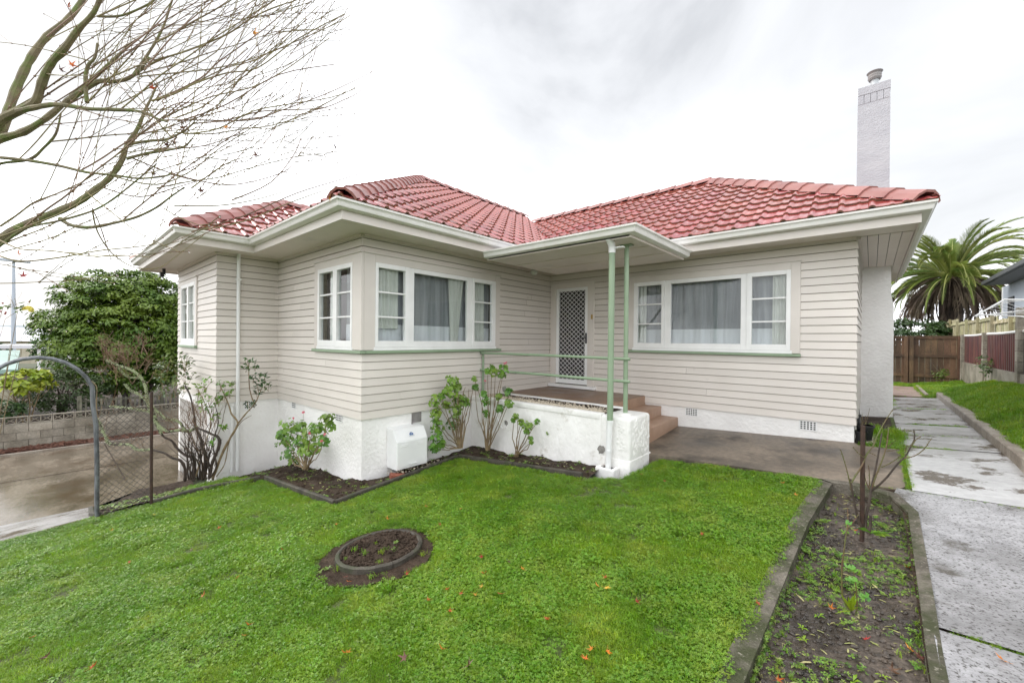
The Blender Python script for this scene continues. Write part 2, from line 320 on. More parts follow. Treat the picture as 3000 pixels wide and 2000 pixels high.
def sheet(name, poly, zf, m, step=.25, kind='structure', parent=None, **k):
    """a ground sheet: polygon in plan, cut on a grid and laid over the height function"""
    bm = bmesh.new(); bm.faces.new([bm.verts.new((x, y, 0)) for x, y in poly]); bm.normal_update()
    xs = [p[0] for p in poly]; ys = [p[1] for p in poly]
    for ax, lo, hi in ((0, min(xs), max(xs)), (1, min(ys), max(ys))):
        c = math.ceil(lo/step)*step
        while c < hi:
            no = (1, 0, 0) if ax == 0 else (0, 1, 0); co = (c, 0, 0) if ax == 0 else (0, c, 0)
            bmesh.ops.bisect_plane(bm, geom=bm.verts[:]+bm.edges[:]+bm.faces[:], dist=1e-5, plane_co=co, plane_no=no); c += step
    for v in bm.verts: v.co.z = zf(v.co.x, v.co.y)
    for f in bm.faces:
        f.smooth = True
        if f.normal.z < 0: f.normal_flip()
    me = bpy.data.meshes.new(name); bm.to_mesh(me); bm.free(); me.materials.append(m)
    for p in me.polygons: pass
    o = link(name, me, parent); return tag(o, kind=kind, **k)
def inpoly(x, y, poly):
    c = False; j = len(poly)-1
    for i in range(len(poly)):
        xi, yi = poly[i]; xj, yj = poly[j]
        if (yi > y) != (yj > y) and x < (xj-xi)*(y-yi)/(yj-yi)+xi: c = not c
        j = i
    return c
def fbm(x, y, s=1): return mnoise.noise(Vector((x*s, y*s, 3.7)))
def sstep(a, b, x):
    t = max(0, min(1, (x-a)/(b-a))); return t*t*(3-2*t)
DRZ = -1.5
def gplane(x, y): return -.40+.075*x+.053*min(y, 7.0)
def gz(x, y):
    if x > 1.2: return max(gplane(1.2, y), .02 if y > 6 else gplane(1.2, y))+.0
    if x >= -7.3: return gplane(x, y)
    if x > -9.7: return gplane(-7.3, y)+(DRZ-gplane(-7.3, y))*((-7.3-x)/2.4)
    return DRZ
def scatter(name, pts, variants, kind='stuff', parent=None, **k):
    """pts: (x,y,z, rx,ry,rz, scale, index); real meshes instanced on points"""
    c = bpy.data.collections.new(name+'_variants')
    for i, me in enumerate(variants):
        o = bpy.data.objects.new('%s_variant_%02d' % (name, i), me); c.objects.link(o)
    me = bpy.data.meshes.new(name); P = np.array(pts, dtype=np.float32)
    me.vertices.add(len(P)); me.vertices.foreach_set('co', P[:, :3].ravel())
    a = me.attributes.new('rot', 'FLOAT_VECTOR', 'POINT'); a.data.foreach_set('vector', P[:, 3:6].ravel())
    a = me.attributes.new('scl', 'FLOAT', 'POINT'); a.data.foreach_set('value', P[:, 6].copy())
    a = me.attributes.new('idx', 'INT', 'POINT'); a.data.foreach_set('value', P[:, 7].astype(np.int32))
    o = link(name, me, parent)
    g = bpy.data.node_groups.new(name, 'GeometryNodeTree')
    g.interface.new_socket('Geometry', in_out='INPUT', socket_type='NodeSocketGeometry'); g.interface.new_socket('Geometry', in_out='OUTPUT', socket_type='NodeSocketGeometry')
    N = g.nodes; L = g.links.new; gi = N.new('NodeGroupInput'); go = N.new('NodeGroupOutput')
    ip = N.new('GeometryNodeInstanceOnPoints'); ci = N.new('GeometryNodeCollectionInfo'); ci.inputs[0].default_value = c
    ci.inputs['Separate Children'].default_value = True; ci.inputs['Reset Children'].default_value = True
    def na(n, t):
        x = N.new('GeometryNodeInputNamedAttribute'); x.data_type = t; x.inputs['Name'].default_value = n; return [q for q in x.outputs if q.enabled][0]
    L(gi.outputs[0], ip.inputs['Points']); L(ci.outputs[0], ip.inputs['Instance']); ip.inputs['Pick Instance'].default_value = True
    L(na('idx', 'INT'), ip.inputs['Instance Index']); L(na('rot', 'FLOAT_VECTOR'), ip.inputs['Rotation']); L(na('scl', 'FLOAT'), ip.inputs['Scale'])
    L(ip.outputs[0], go.inputs[0]); md = o.modifiers.new('scatter', 'NODES'); md.node_group = g
    return tag(o, kind=kind, **k)

# wall coordinates of the house (metres)
XB, YB, YW, Y2, XL1, XL0, XE = -5.26, 2.898, 7.253, 1.949, -8.283, -11.19, -.17
ZB, ZS, ZT, ZSOF = .235, 1.189, 2.545, 2.78
YBACK, OV, GW = 12.4, .59, .12
TR = .6
BH = (ZS-.046-ZB)/8
# ================================================================== the setting
def zbase(x, y): return gz(x, y)-.16
sheet('ground', [(-60, -40), (60, -40), (60, 90), (-60, 90)], lambda x, y: (gz(max(-40, min(8, x)), max(-8, min(40, y)))-.22) if x > -16 else -1.3, M['ground'], step=1.2)
sheet('far_ground', [(-900, -900), (900, -900), (900, 900), (-900, 900)], lambda x, y: -2.2, M['ground'], step=300)
LAWN = [(-7.3, -4), (-.58, -4), (-.565, 2.185), (-.54, 3.28), (-.51, 4.53), (-.385, 5.60), (-2.16, 5.60), (-2.24, 4.93), (-2.3, 4.66), (-2.66, 4.50), (-2.72, 4.44), (-4.90, 4.31),
        (-4.76, 2.28), (-6.90, 2.21), (-7.22, 1.5), (-7.3, .52)]
sheet('lawn', LAWN, lambda x, y: gz(x, y)-.012+.012*fbm(x, y, 2.2), M['turf'], step=.2)
LAWN2 = [(-7.3, -4), (-7.3, -.2), (-7.9, -.9), (-9.6, -1.6), (-9.6, -4)]
BED = [(-2.66, 4.50), (-2.72, 4.5), (-4.97, 4.385), (-4.82, 2.335), (-6.9, 2.265), (-7.25, 1.5), (-7.3, .5), (-7.6, .47), (-9.3, .55), (-10.2, 1.2), (-10.2, 1.96), (-8.2, 1.96), (-8.2, 2.95), (-5.2, 2.95), (-5.2, 5.0), (-2.66, 5.0)]
def zbed(x, y): return gz(x, y)+.01+.045*fbm(x, y, 3.1)+.03*fbm(x, y, 9)
sheet('garden_soil', BED, zbed, M['soil'], step=.1)
ARCHPATH = [(-7.3, -.2), (-7.3, .5), (-7.6, .47), (-9.3, .55), (-9.75, .55), (-9.75, -1.7), (-9.6, -1.6), (-7.9, -.9)]
sheet('concrete_path', ARCHPATH, lambda x, y: gz(x, y)+.012, M['path2'], step=.3)
sheet('sloping_verge', LAWN2, lambda x, y: gz(x, y), M['turf'], step=.3)
sheet('driveway', [(-15.25, -14), (-9.7, -14), (-9.7, .55), (-10.2, 1.2), (-10.2, 1.96), (-11.15, 1.96), (-11.15, 26), (-15.25, 26)], lambda x, y: DRZ+.004, M['drive'], step=1.0)
for y in (-3.4, 1.1, 5.6, 10.1): box('driveway_joint', M['soil'], None, -15.24, y, DRZ, -9.8 if y < 1 else -11.2, y+.018, DRZ+.008, kind='structure')
box('driveway_joint', M['soil'], None, -12.6, -14, DRZ, -12.582, 25, DRZ+.009, kind='structure')
MB().box(-15.37, -14, DRZ-.1, -15.25, 26, DRZ+.05).build('driveway_edging', M['rkerb'], None, kind='structure')
sheet('mulch_strip', [(-15.98, -14), (-15.37, -14), (-15.37, 26), (-15.98, 26)], lambda x, y: DRZ+.04+.03*fbm(x, y, 6), M['mulch'], step=.15)
# right: bed of roses, kerbs, wing slab, side path
RBED = [(-.45, -3), (-.454, 2.26), (-.425, 3.3), (-.393, 4.36), (-.30, 5.50), (-.12, 5.50), (.15, 5.32), (.255, 4.93), (.235, 3.75), (.23, 3.0), (.225, -3)]
def zrb(x, y): return gz(x, y)-.085+.03*fbm(x, y, 2.3)+.022*fbm(x, y, 8)
sheet('rose_bed_soil', RBED, zrb, M['mud'], step=.06)
def kerbrun(name, L, R, top, depth, m, **k):
    b = MB(); n = len(L)
    for i in range(n-1):
        for j in range(6):
            t0, t1 = j/6, (j+1)/6
            def q(P, t): return (P[i][0]+(P[i+1][0]-P[i][0])*t, P[i][1]+(P[i+1][1]-P[i][1])*t)
            a0, a1, c0, c1 = q(L, t0), q(L, t1), q(R, t0), q(R, t1)
            def zz(p): return gz(*p)+top+.008*fbm(p[0], p[1], 3)
            b.add([(*a0, zz(a0)), (*a1, zz(a1)), (*c1, zz(c1)-.006), (*c0, zz(c0)-.006), (*a0, zz(a0)-depth), (*a1, zz(a1)-depth), (*c1, zz(c1)-depth), (*c0, zz(c0)-depth)],
                  [(0, 1, 2, 3), (1, 0, 4, 5), (3, 2, 6, 7)])
    return b.build(name, m, None, kind='structure', **k)
kerbrun('lawn_kerb', [(-.58, -3), (-.567, 2.185), (-.542, 3.28), (-.512, 4.53), (-.41, 5.54)], [(-.45, -3), (-.452, 2.26), (-.425, 3.3), (-.393, 4.36), (-.30, 5.48)], .012, .2, M['kerb'])
kerbrun('bed_kerb', [(-.41, 5.56), (-.12, 5.58), (.20, 5.40), (.315, 4.95), (.30, 3.75), (.285, 3.0), (.28, -3)], [(-.30, 5.48), (-.13, 5.49), (.145, 5.32), (.25, 4.93), (.235, 3.75), (.225, 3.0), (.22, -3)], .018, .2, M['kerb'])
def zslab(x, y): return .0+.047*(x-XE)+.065*(y-YW)+.004*fbm(x, y, .8)
sheet('entry_slab', [(-3.0, 7.27), (-3.0, 5.55), (-2.3, 5.55), (-.41, 5.565), (-.12, 5.585), (.20, 5.57), (.275, 5.7), (.275, 7.12), (-.12, 7.14), (-.17, 7.27)], zslab, M['slab'], step=.25)
for nm in ('slab_edge',):
    b = MB(); ee = [(-3.0, 5.55), (-2.3, 5.55), (-1.5, 5.558), (-.41, 5.565), (-.12, 5.585), (.20, 5.57), (.275, 5.7), (.275, 7.12)]
    for i in range(len(ee)-1):
        (ax, ay), (bx, by) = ee[i], ee[i+1]; b.add([(ax, ay, zslab(ax, ay)), (bx, by, zslab(bx, by)), (bx, by, -.5), (ax, ay, -.5)], [(0, 3, 2, 1)])
    b.build(nm, M['slab'], None, kind='structure')
sheet('path_bed', [(.22, -3), (1.17, -3), (1.17, 14), (.285, 14), (.285, 5.6), (.12, 5.57), (.12, 5.4), (.22, 5.0)], lambda x, y: gz(x, y)-.012, M['soil'], step=.4)
def zpath(x, y): return max(gz(x, y)+.012, gplane(min(x, 1.2), y)+.012)
for nm, mt, x0, x1, y0, y1 in (('path_slab', 'path', .29, 1.17, 3.23, 5.5), ('path_slab', 'path', .285, 1.17, -3, 3.20), ('path_slab', 'path2', .31, 1.17, 5.54, 7.4),
                               ('path_slab', 'path2', .31, 1.17, 7.44, 9.4), ('path_slab', 'path2', .31, 1.17, 9.44, 11.6), ('path_slab', 'path2', .31, 1.17, 11.64, 13.9)):
    poly = [(x0, y0), (x1, y0), (x1, y1), (x0, y1)]
    if y0 == 3.23: poly = [(.275, 3.23), (1.17, 3.15), (1.17, 5.425), (.33, 5.545), (.20, 5.565), (.17, 5.38), (.29, 4.94), (.28, 3.75)]
    if y0 == 5.54: poly = [(.31, 5.56), (1.17, 5.44), (1.17, 7.4), (.31, 7.4)]
    if y1 == 3.20: poly = [(.265, -3), (1.17, -3), (1.17, 3.12), (.265, 3.205)]
    sheet(nm, poly, lambda x, y: gz(x, y)+.012+.003*fbm(x, y, 1.1), M[mt], step=.3)
for i in range(8):
    y = 14.1+i*.38
    box('paver', mat('pinkish_paver', (.26, .17, .14), (.34, .25, .21), rough=.5, scale=3, rnd_=.1) if i == 0 else bpy.data.materials['pinkish_paver'], None, .42, y, -.02, .98, y+.34, .055, kind='structure')
sheet('side_soil', [(.20, 7.12), (.31, 7.12), (.31, 14), (.42, 14.1), (.42, 19), (-.1, 19), (-.1, 12.5), (-.17, 12.5), (-.17, 7.27), (-.12, 7.14)], lambda x, y: gz(x, y)-.005, M['soil'], step=.3)
sheet('turf_gap', [(.265, 5.58), (.33, 5.56), (.33, 14), (.265, 14)], lambda x, y: gz(x, y)+.002, M['turf'], step=.5)
def zright(x, y):
    zf = .33+(18-y)*.045; k = .17
    return k+(x-1.3)/.8*(max(zf, k)-k) if x > 1.3 else k
def zfar(x, y): return .04+.12*max(0, x-.9)*sstep(14, 18, y)
sheet('upper_lawn', [(1.28, 2), (2.15, 2), (2.15, 14.4), (1.28, 14.4)], zright, M['turf'], step=.3)
sheet('rear_lawn', [(.99, 14.0), (1.19, 14.0), (1.28, 14.41), (2.15, 14.41), (2.15, 18.9), (.99, 18.9)], lambda x, y: zfar(x, y)+(zright(x, 14.4)-zfar(x, 14.4))*(1-sstep(14, 16.5, y))*sstep(1.1, 1.4, x), M['turf'], step=.2)
sheet('rear_lawn_edge', [(-1, 12.6), (.3, 14.0), (.41, 14.05), (.41, 17.2), (.99, 17.2), (.99, 18.9), (-1, 18.9)], lambda x, y: .04, M['turf'], step=.4)
k_ = MB()
for i in range(24):
    y0 = 2+12.05*i/24; y1 = 2+12.05*(i+1)/24
    z0, z1 = gz(1.17, y0)*0+.195+.006*fbm(1, y0), .195+.006*fbm(1, y1)
    k_.add([(1.17, y0, -.3), (1.17, y0, z0-.015), (1.185, y0, z0), (1.30, y0, z0), (1.31, y0, -.1), (1.17, y1, -.3), (1.17, y1, z1-.015), (1.185, y1, z1), (1.30, y1, z1), (1.31, y1, -.1)],
           [(0, 5, 6, 1), (1, 6, 7, 2), (2, 7, 8, 3), (3, 8, 9, 4)] + ([(5, 9, 8, 7, 6)] if i == 23 else []) + ([(0, 1, 2, 3, 4)] if i == 0 else []))
k_.build('retaining_kerb', M['rkerb'], None, kind='structure')
box('low_kerb', M['rkerb'], None, 1.0, 14.3, -.1, 1.06, 17.2, .11, kind='structure')
sheet('neighbour_garden', [(-40, -30), (-16.05, -30), (-16.05, 40), (-40, 40)], lambda x, y: -1.05+.05*fbm(x, y, .7), M['soil'], step=1.5)
# far hills
def hill(x0, y0, x1, y1, h, seed):
    b = MB(); n = 60
    for i in range(n+1):
        t = i/n; x = x0+(x1-x0)*t; y = y0+(y1-y0)*t; hh = h*(.55+.45*math.sin(math.pi*t))+h*.25*fbm(t*9+seed, 1, 1)+h*.06*fbm(t*50, seed, 1)
        b.v += [(x, y, -3), (x*1.03, y*1.03, hh*.75), (x*1.1, y*1.1, hh)]
    for i in range(n):
        a = i*3
        for j in (0, 1): b.f.append((a+j, a+3+j, a+4+j, a+1+j)); b.m.append(0)
    return b.build('hills', M['hill'], None, smooth=True, kind='structure')
hill(-260, -120, -210, 190, 6.0, 2)

# ================================================================== the house
H = thing('house', (-5, 7, 0), 'single storey weatherboard house with red tiled roof and white rendered base', 'house')
FR = {'S': (Vector((1, 0, 0)), Vector((0, -1, 0))), 'E': (Vector((0, 1, 0)), Vector((1, 0, 0)))}
def lb(b, side, c, a0, a1, z0, z1, o0, o1, mi=0):
    """box on a wall: side S (plane y=c, facing the lawn) or E (plane x=c); o = offset outwards"""
    if side == 'S': b.box(a0, c-o1, z0, a1, c-o0, z1, mi)
    else: b.box(c+o0, a0, z0, c+o1, a1, z1, mi)
    return b
def wpt(side, c, a, o, z): return (a, c-o, z) if side == 'S' else (c+o, a, z)
def wall(side, c, a0, a1, holes, m0=0, m1=0, b0=None, b1=None, clip=None):
    """rendered backing with holes plus one object per weatherboard; m0/m1: outside corner at that end"""
    A = sorted(set([a0, a1]+[h[0] for h in holes]+[h[1] for h in holes])); Z = sorted(set([ZB, 2.92]+[h[2] for h in holes]+[h[3] for h in holes]))
    b = MB(); A[0] = b0 if b0 is not None else A[0]; A[-1] = b1 if b1 is not None else A[-1]
    for i in range(len(A)-1):
        for j in range(len(Z)-1):
            ca, cz = (A[i]+A[i+1])/2, (Z[j]+Z[j+1])/2
            if any(h[0] < ca < h[1] and h[2] < cz < h[3] for h in holes): continue
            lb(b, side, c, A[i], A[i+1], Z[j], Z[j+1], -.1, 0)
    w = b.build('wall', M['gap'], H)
    z = ZB; n = 0
    while z < ZSOF-.02:
        z1 = min(z+BH-.0085, ZSOF+.02); segs = [(a0, a1)]
        for h in holes:
            if z+BH*.6 > h[4] and z+BH*.4 < h[5]:
                ns = []
                for s in segs:
                    if h[6] > s[0]+.01: ns.append((s[0], min(s[1], h[6])))
                    if h[7] < s[1]-.01: ns.append((max(s[0], h[7]), s[1]))
                    if h[6] >= s[1] or h[7] <= s[0]: ns = ns or [s]
                segs = [q for q in ns if q[1]-q[0] > .03]
        if rnd() < .42 and segs:
            q_ = segs[-1]
            if q_[1]-q_[0] > 1.3:
                c_ = rr(q_[0]+.4, q_[1]-.4); segs = segs[:-1]+[(q_[0], c_-.0015), (c_+.0015, q_[1])]
        for s in segs:
            e0, e1 = (m0 if s[0] == a0 else 0), (m1 if s[1] == a1 else 0)
            pr = [(.026, z), (.015, z1), (.001, z1), (.001, z+.002)]
            vs = [wpt(side, c, s[0]-(o if e0 else 0), o, zz) for o, zz in pr]+[wpt(side, c, s[1]+(o if e1 else 0), o, zz) for o, zz in pr]
            fs = [(0, 1, 5, 4), (0, 4, 7, 3), (1, 2, 6, 5), (0, 3, 2, 1), (4, 5, 6, 7)]
            if side == 'S': fs = [f[::-1] for f in fs]
            bd = MB().add(vs, fs).build('weatherboard', M['board'], w)
        z += BH; n += 1
    return w
# hole: a0,a1,z0,z1 (opening), boards stop between z4..z5 and between a6..a7
WIN_W = (-3.31, -.905, 1.235, 2.41, ZS-.04, 2.51, -3.441, -.782)
DOOR = (-5.06, -4.30, .44, 2.43, ZB-.1, 2.51, -5.197, -4.158)
wall('S', YW, XB, XE, [WIN_W, DOOR], 0, 1, b0=XB-.1)
WIN_R = (3.075, 5.49, 1.235, 2.41, ZS-.04, 2.51, 2.86, 5.625)
wall('E', XB, YB, YW, [WIN_R], 1, 0, b0=YB+.1)
WIN_B = (-6.545, -5.48, 1.235, 2.41, ZS-.04, 2.51, -6.70, XB+.03)
wall('S', YB, XL1, XB, [WIN_B], 0, 1, b0=XL1-.1)
wall('E', XL1, Y2, YB, [], 1, 0, b0=Y2+.1)
WIN_L = (-10.78, -9.64, 1.235, 2.39, ZS-.04, 2.46, -10.90, -9.52)
wall('S', Y2, XL0, XL1, [WIN_L], 1, 1)
wall('E', XE, YW, YBACK, [], 1, 1, b0=YW+.1)
b = MB(); b.box(XL0, Y2+.1, ZB, XL0+.1, 6, 2.92); b.box(-12.08, 6, ZB, -11.98, YBACK, 2.92); b.box(-12.08, YBACK, ZB, XE-.1, YBACK+.1, 2.92); b.box(-12.08, 5.9, ZB, XL0, 6, 2.92)
b.build('wall', M['board'], H)
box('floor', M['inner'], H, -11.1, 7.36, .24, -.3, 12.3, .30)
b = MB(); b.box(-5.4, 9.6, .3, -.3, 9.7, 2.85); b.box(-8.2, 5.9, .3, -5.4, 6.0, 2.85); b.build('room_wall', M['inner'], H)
# base
def base(side, c, a0, a1, zt, gf, name='foundation', off=0):
    b = MB(); n = max(1, int((a1-a0)/.3))
    for i in range(n):
        p, q = a0+(a1-a0)*i/n, a0+(a1-a0)*(i+1)/n
        b.add([wpt(side, c, p, off, -2), wpt(side, c, q, off, -2), wpt(side, c, q, off, zt), wpt(side, c, p, off, zt)], [(0, 1, 2, 3)] if side == 'S' else [(0, 1, 2, 3)])
    b.add([wpt(side, c, a0, -.14, -2), wpt(side, c, a1, -.14, -2), wpt(side, c, a1, -.14, zt), wpt(side, c, a0, -.14, zt)], [(0, 3, 2, 1)])
    return b
f = MB()
for a in (('S', YW, XB, XE), ('E', XB, YB, YW), ('S', YB, XL1, XB), ('E', XL1, Y2, YB), ('E', XE, YW, YBACK)):
    q = base(a[0], a[1], a[2], a[3], ZB+.004, None); f.add(q.v, q.f)
q = base('S', Y2, -8.9, XL1, ZB+.004, None); f.add(q.v, q.f)
f.box(XL0, Y2, -2, XL0+.12, Y2+.35, ZB+.003); f.box(-12.05, 3, -2, -11.95, YBACK, ZB)
FD = f.build('foundation', M['stucco'], H)
# recessed garage front under the left room
for i in range(10):
    x = -11.05+i*.215; box('garage_panel', M['trimb'], FD, x, Y2+.34, -1.6, x+.205, Y2+.37, .2)
box('garage_lintel', M['stucco'], FD, XL0+.12, Y2+.004, .06, -8.9, Y2+.3, ZB+.002)
def vent(side, c, a0, a1, z0, z1, nx=5, nz=4):
    b = MB(); t = (a1-a0)/nx; s = (z1-z0)/nz; w = .35
    lb(b, side, c, a0-.012, a1+.012, z0-.012, z1+.012, .004, .009)
    v = b.build('vent', M['white'], FD)
    d = MB()
    for i in range(nx):
        for j in range(nz): lb(d, side, c, a0+t*(i+.22), a0+t*(i+.80), z0+s*(j+.2), z0+s*(j+.8), .0095, .0115)
    d.build('vent_holes', M['black'], FD)
vent('S', YW, -2.377, -2.193, .10, .215); vent('S', YW, -.775, -.582, .10, .218)
vent('S', YB, -6.0, -5.81, .13, .225, 4, 3); vent('S', YB, -7.62, -7.47, .135, .23, 4, 3); vent('E', XL1, 2.35, 2.51, .10, .225, 5, 3)
lb(MB(), 'E', XB, 3.71, 3.885, .075, .225, .003, .01).build('vent_plate', M['cowl'], FD)

# ---------------------------------------------------------------- windows
def window(side, c, holes, lights, tr0, tr1, top=ZT, gz0=1.318, gz1=2.35, cap=True, sill0=None, sill1=None, mz=(2.01, 1.66), tz=2.415, corner=None):
    f0, f1 = lights[0][0], lights[-1][1]
    b = MB()
    lb(b, side, c, tr0, f0, ZS, top-.02, .001, .042); lb(b, side, c, f1, tr1, ZS, top-.02, .001, .042); lb(b, side, c, f0, f1, tz, top-.02, .001, .041)
    w = b.build('window', M['trimb'], H, bevel=.004)
    lb(MB(), side, c, tr0-.012, tr1+.012, top-.02, top, .001, .062).build('cap_moulding', M['trimb'], w, bevel=.003)
    s = MB(); lb(s, side, c, sill0 if sill0 is not None else tr0-.012, sill1 if sill1 is not None else tr1+.012, ZS-.046, ZS-.006, -.02, .078)
    s.build('window_sill', M['green'], w, bevel=.004)
    lb(MB(), side, c, f0-.02, f1+.02, ZS-.005, 1.228, -.02, .052).build('sill_rail', M['white'], w, bevel=.003)
    for l0, l1, g0, g1, kind in lights:
        r = MB(); o = .047 if kind == 'c' else .033; i = -.022
        lb(r, side, c, l0, g0, 1.230, tz, i, o); lb(r, side, c, g1, l1, 1.230, tz, i, o); lb(r, side, c, g0, g1, 1.230, gz0, i, o-.001); lb(r, side, c, g0, g1, gz1, tz, i, o-.001)
        sa = r.build('sash', M['white'], w, bevel=.003)
        lb(MB(), side, c, g0-.01, g1+.01, gz0-.01, gz1+.01, .006, .010).build('pane', M['glass'], w)
        if kind == 'c':
            for z in mz: lb(MB(), side, c, g0-.002, g1+.002, z-.011, z+.011, .002, .032).build('glazing_bar', M['white'], w)
    return w
window('S', YW, None, [(-3.319, -2.752, -3.247, -2.806, 'c'), (-2.750, -1.471, -2.645, -1.553, 'f'), (-1.469, -.898, -1.399, -.953, 'c')], -3.441, -.782)
window('E', XB, None, [(3.067, 3.620, 3.113, 3.555, 'c'), (3.622, 4.925, 3.719, 4.809, 'f'), (4.927, 5.500, 4.972, 5.415, 'c')], 2.898, 5.62, sill0=2.8985)
window('S', YB, None, [(-6.555, -5.983, -6.500, -6.045, 'c'), (-5.981, -5.471, -5.925, -5.515, 'c')], -6.68, XB+.0415, sill1=XB+.078)
window('S', Y2, None, [(-10.79, -10.21, -10.74, -10.27, 'c'), (-10.208, -9.63, -10.15, -9.69, 'c')], -10.90, -9.52, top=2.5, tz=2.40, gz1=2.33)

def curtain(side, c, a0, a1, z0, z1, off, m, label, waves=9, amp=.018, name='net_curtain', band=None, slant=0, cat='curtain', group=None, seed=0):
    def sh(zz0, zz1, mt, nm, parent, dz=0):
        b = MB(); n = int((a1-a0)/.02)+2; rows = 7
        for j in range(rows+1):
            t = j/rows; z = zz0+(zz1-zz0)*t; u = (z-z0)/(z1-z0)
            for i in range(n+1):
                s = i/n; a = a0+(a1-a0)*s + slant*(1-u)*(s-.3)
                o = off+dz+amp*math.sin(s*waves*2*math.pi+seed+1.2*math.sin(s*5+seed)+.5*u)+.4*amp*math.sin(s*waves*4.7*math.pi+seed*2)
                b.v.append(wpt(side, c, a, o, z))
        for j in range(rows):
            for i in range(n): q = j*(n+1)+i; b.f.append((q, q+1, q+n+2, q+n+1)); b.m.append(0)
        return b.build(nm, mt, parent, smooth=True)
    o = sh(z0 if not band else band, z1, m, name, None); tag(o, label, cat, group)
    if band: sh(z0, band+.004, M['netw'], 'lower_band', o, .006)
    return o
curtain('S', YW, -3.30, -.91, 1.2, 2.42, -.10, M['net'], 'grey net curtain with pale lower band behind the wide window right of the green posts', waves=11, band=1.555, amp=.012)
curtain('S', YW, -3.28, -3.12, 1.22, 2.42, -.055, M['netc'], 'narrow cream drape at the left end of the window right of the porch', waves=3, name='drape', amp=.012)
curtain('S', YW, -1.14, -.93, 1.22, 2.42, -.055, M['netc'], 'cream drape gathered at the right end of the window near the chimney', waves=4, name='drape', amp=.014, seed=2)
curtain('E', XB, 3.09, 5.47, 1.2, 2.42, -.11, M['net'], 'grey net curtain with white lower band in the large window left of the porch', waves=10, band=1.555, seed=1, amp=.012)
curtain('E', XB, 3.10, 3.50, 1.5, 2.42, -.055, M['netc'], 'cream pleated drape in the casement beside the bay corner post', waves=7, name='drape', amp=.014, seed=3)
curtain('E', XB, 4.45, 4.82, 1.22, 2.42, -.055, M['netc'], 'white swept back drape in the right third of the large fixed pane', waves=5, name='drape', slant=-.22, amp=.016, seed=4)
curtain('E', XB, 4.93, 5.30, 1.22, 2.42, -.055, M['netc'], 'pale drape in the narrow casement next to the handrail', waves=8, name='drape', amp=.012, seed=5)
curtain('S', YB, -6.32, -6.03, 1.22, 2.42, -.055, M['netc'], 'pale drape in the left casement of the small window around the bay corner', waves=4, name='drape', amp=.012, seed=6)
curtain('S', YB, -5.83, -5.40, 1.2, 2.42, -.09, M['net'], 'grey net curtain in the right casement of the small bay corner window', waves=4, band=1.555, seed=7)
curtain('S', Y2, -10.76, -9.66, 1.2, 2.40, -.09, M['netc'], 'pale blind behind the tall two light window at the far left of the house', waves=8, name='drape', seed=8)

# ---------------------------------------------------------------- front door
D = MB()
for a in ((-5.197, -5.069, .435, 2.525, .001, .045), (-4.296, -4.158, .435, 2.525, .001, .045), (-5.069, -4.296, 2.435, 2.525, .001, .044)): lb(D, 'S', YW, *a)
D = D.build('front_door', M['trimb'], H, bevel=.004)
lb(MB(), 'S', YW, -5.21, -4.145, 2.525, 2.547, .001, .062).build('cap_moulding', M['trimb'], D)
lb(MB(), 'S', YW, -5.225, -4.10, .372, .434, .0, .10).build('threshold', M['white'], D, bevel=.004)
lb(MB(), 'S', YW, -5.07, -4.29, .44, 2.44, -.07, -.03).build('door_leaf', M['doorwood'], D)
b = MB()
for a in ((-5.067, -5.000, .455, 2.433), (-4.365, -4.298, .455, 2.433), (-5.0, -4.365, .455, .545), (-5.0, -4.365, 2.37, 2.433)): lb(b, 'S', YW, *a, .0, .03)
b.build('screen_frame', M['metalwhite'], D, bevel=.003)
b = MB(); px, pz = .1058, .0935; X0, X1, Z0, Z1 = -5.0, -4.365, .545, 2.37
def diamond(b, side, c, X0, X1, Z0, Z1, px, pz, w, o):
    for sgn in (1, -1):
        k = -int((Z1-Z0)/pz)-2
        while k < int((X1-X0)/px)+int((Z1-Z0)/pz)+3:
            xa = X0+k*px; s = px/pz*sgn; pts = []
            za, zb_ = Z0, Z1; xs = xa; xe_ = xa+s*(Z1-Z0)
            lo, hi = 0., 1.
            dx = xe_-xs
            if dx > 0: lo = max(lo, (X0-xs)/dx); hi = min(hi, (X1-xs)/dx)
            elif dx < 0: lo = max(lo, (X1-xs)/dx); hi = min(hi, (X0-xs)/dx)
            if hi-lo > .002:
                pa = (xs+dx*lo, Z0+(Z1-Z0)*lo); pb = (xs+dx*hi, Z0+(Z1-Z0)*hi)
                b.tube([wpt(side, c, pa[0], o, pa[1]), wpt(side, c, pb[0], o, pb[1])], w, 4, cap=False)
            k += 1
diamond(b, 'S', YW, X0, X1, Z0, Z1, px, pz, .0048, .016)
b.build('grille', M['metalwhite'], D)
b = MB(); lb(b, 'S', YW, -4.345, -4.315, 1.29, 1.50, .031, .045); b.tube([(-4.33, YW-.045, 1.40), (-4.33, YW-.075, 1.40), (-4.44, YW-.08, 1.395)], .009, 6); b.build('handle', M['black'], D)
p = at(1734, 928, y=YW-.05); MB().box(p.x-.018, YW-.058, p.z-.045, p.x+.018, YW-.046, p.z+.045).build('bell_plate', M['brass'], D)

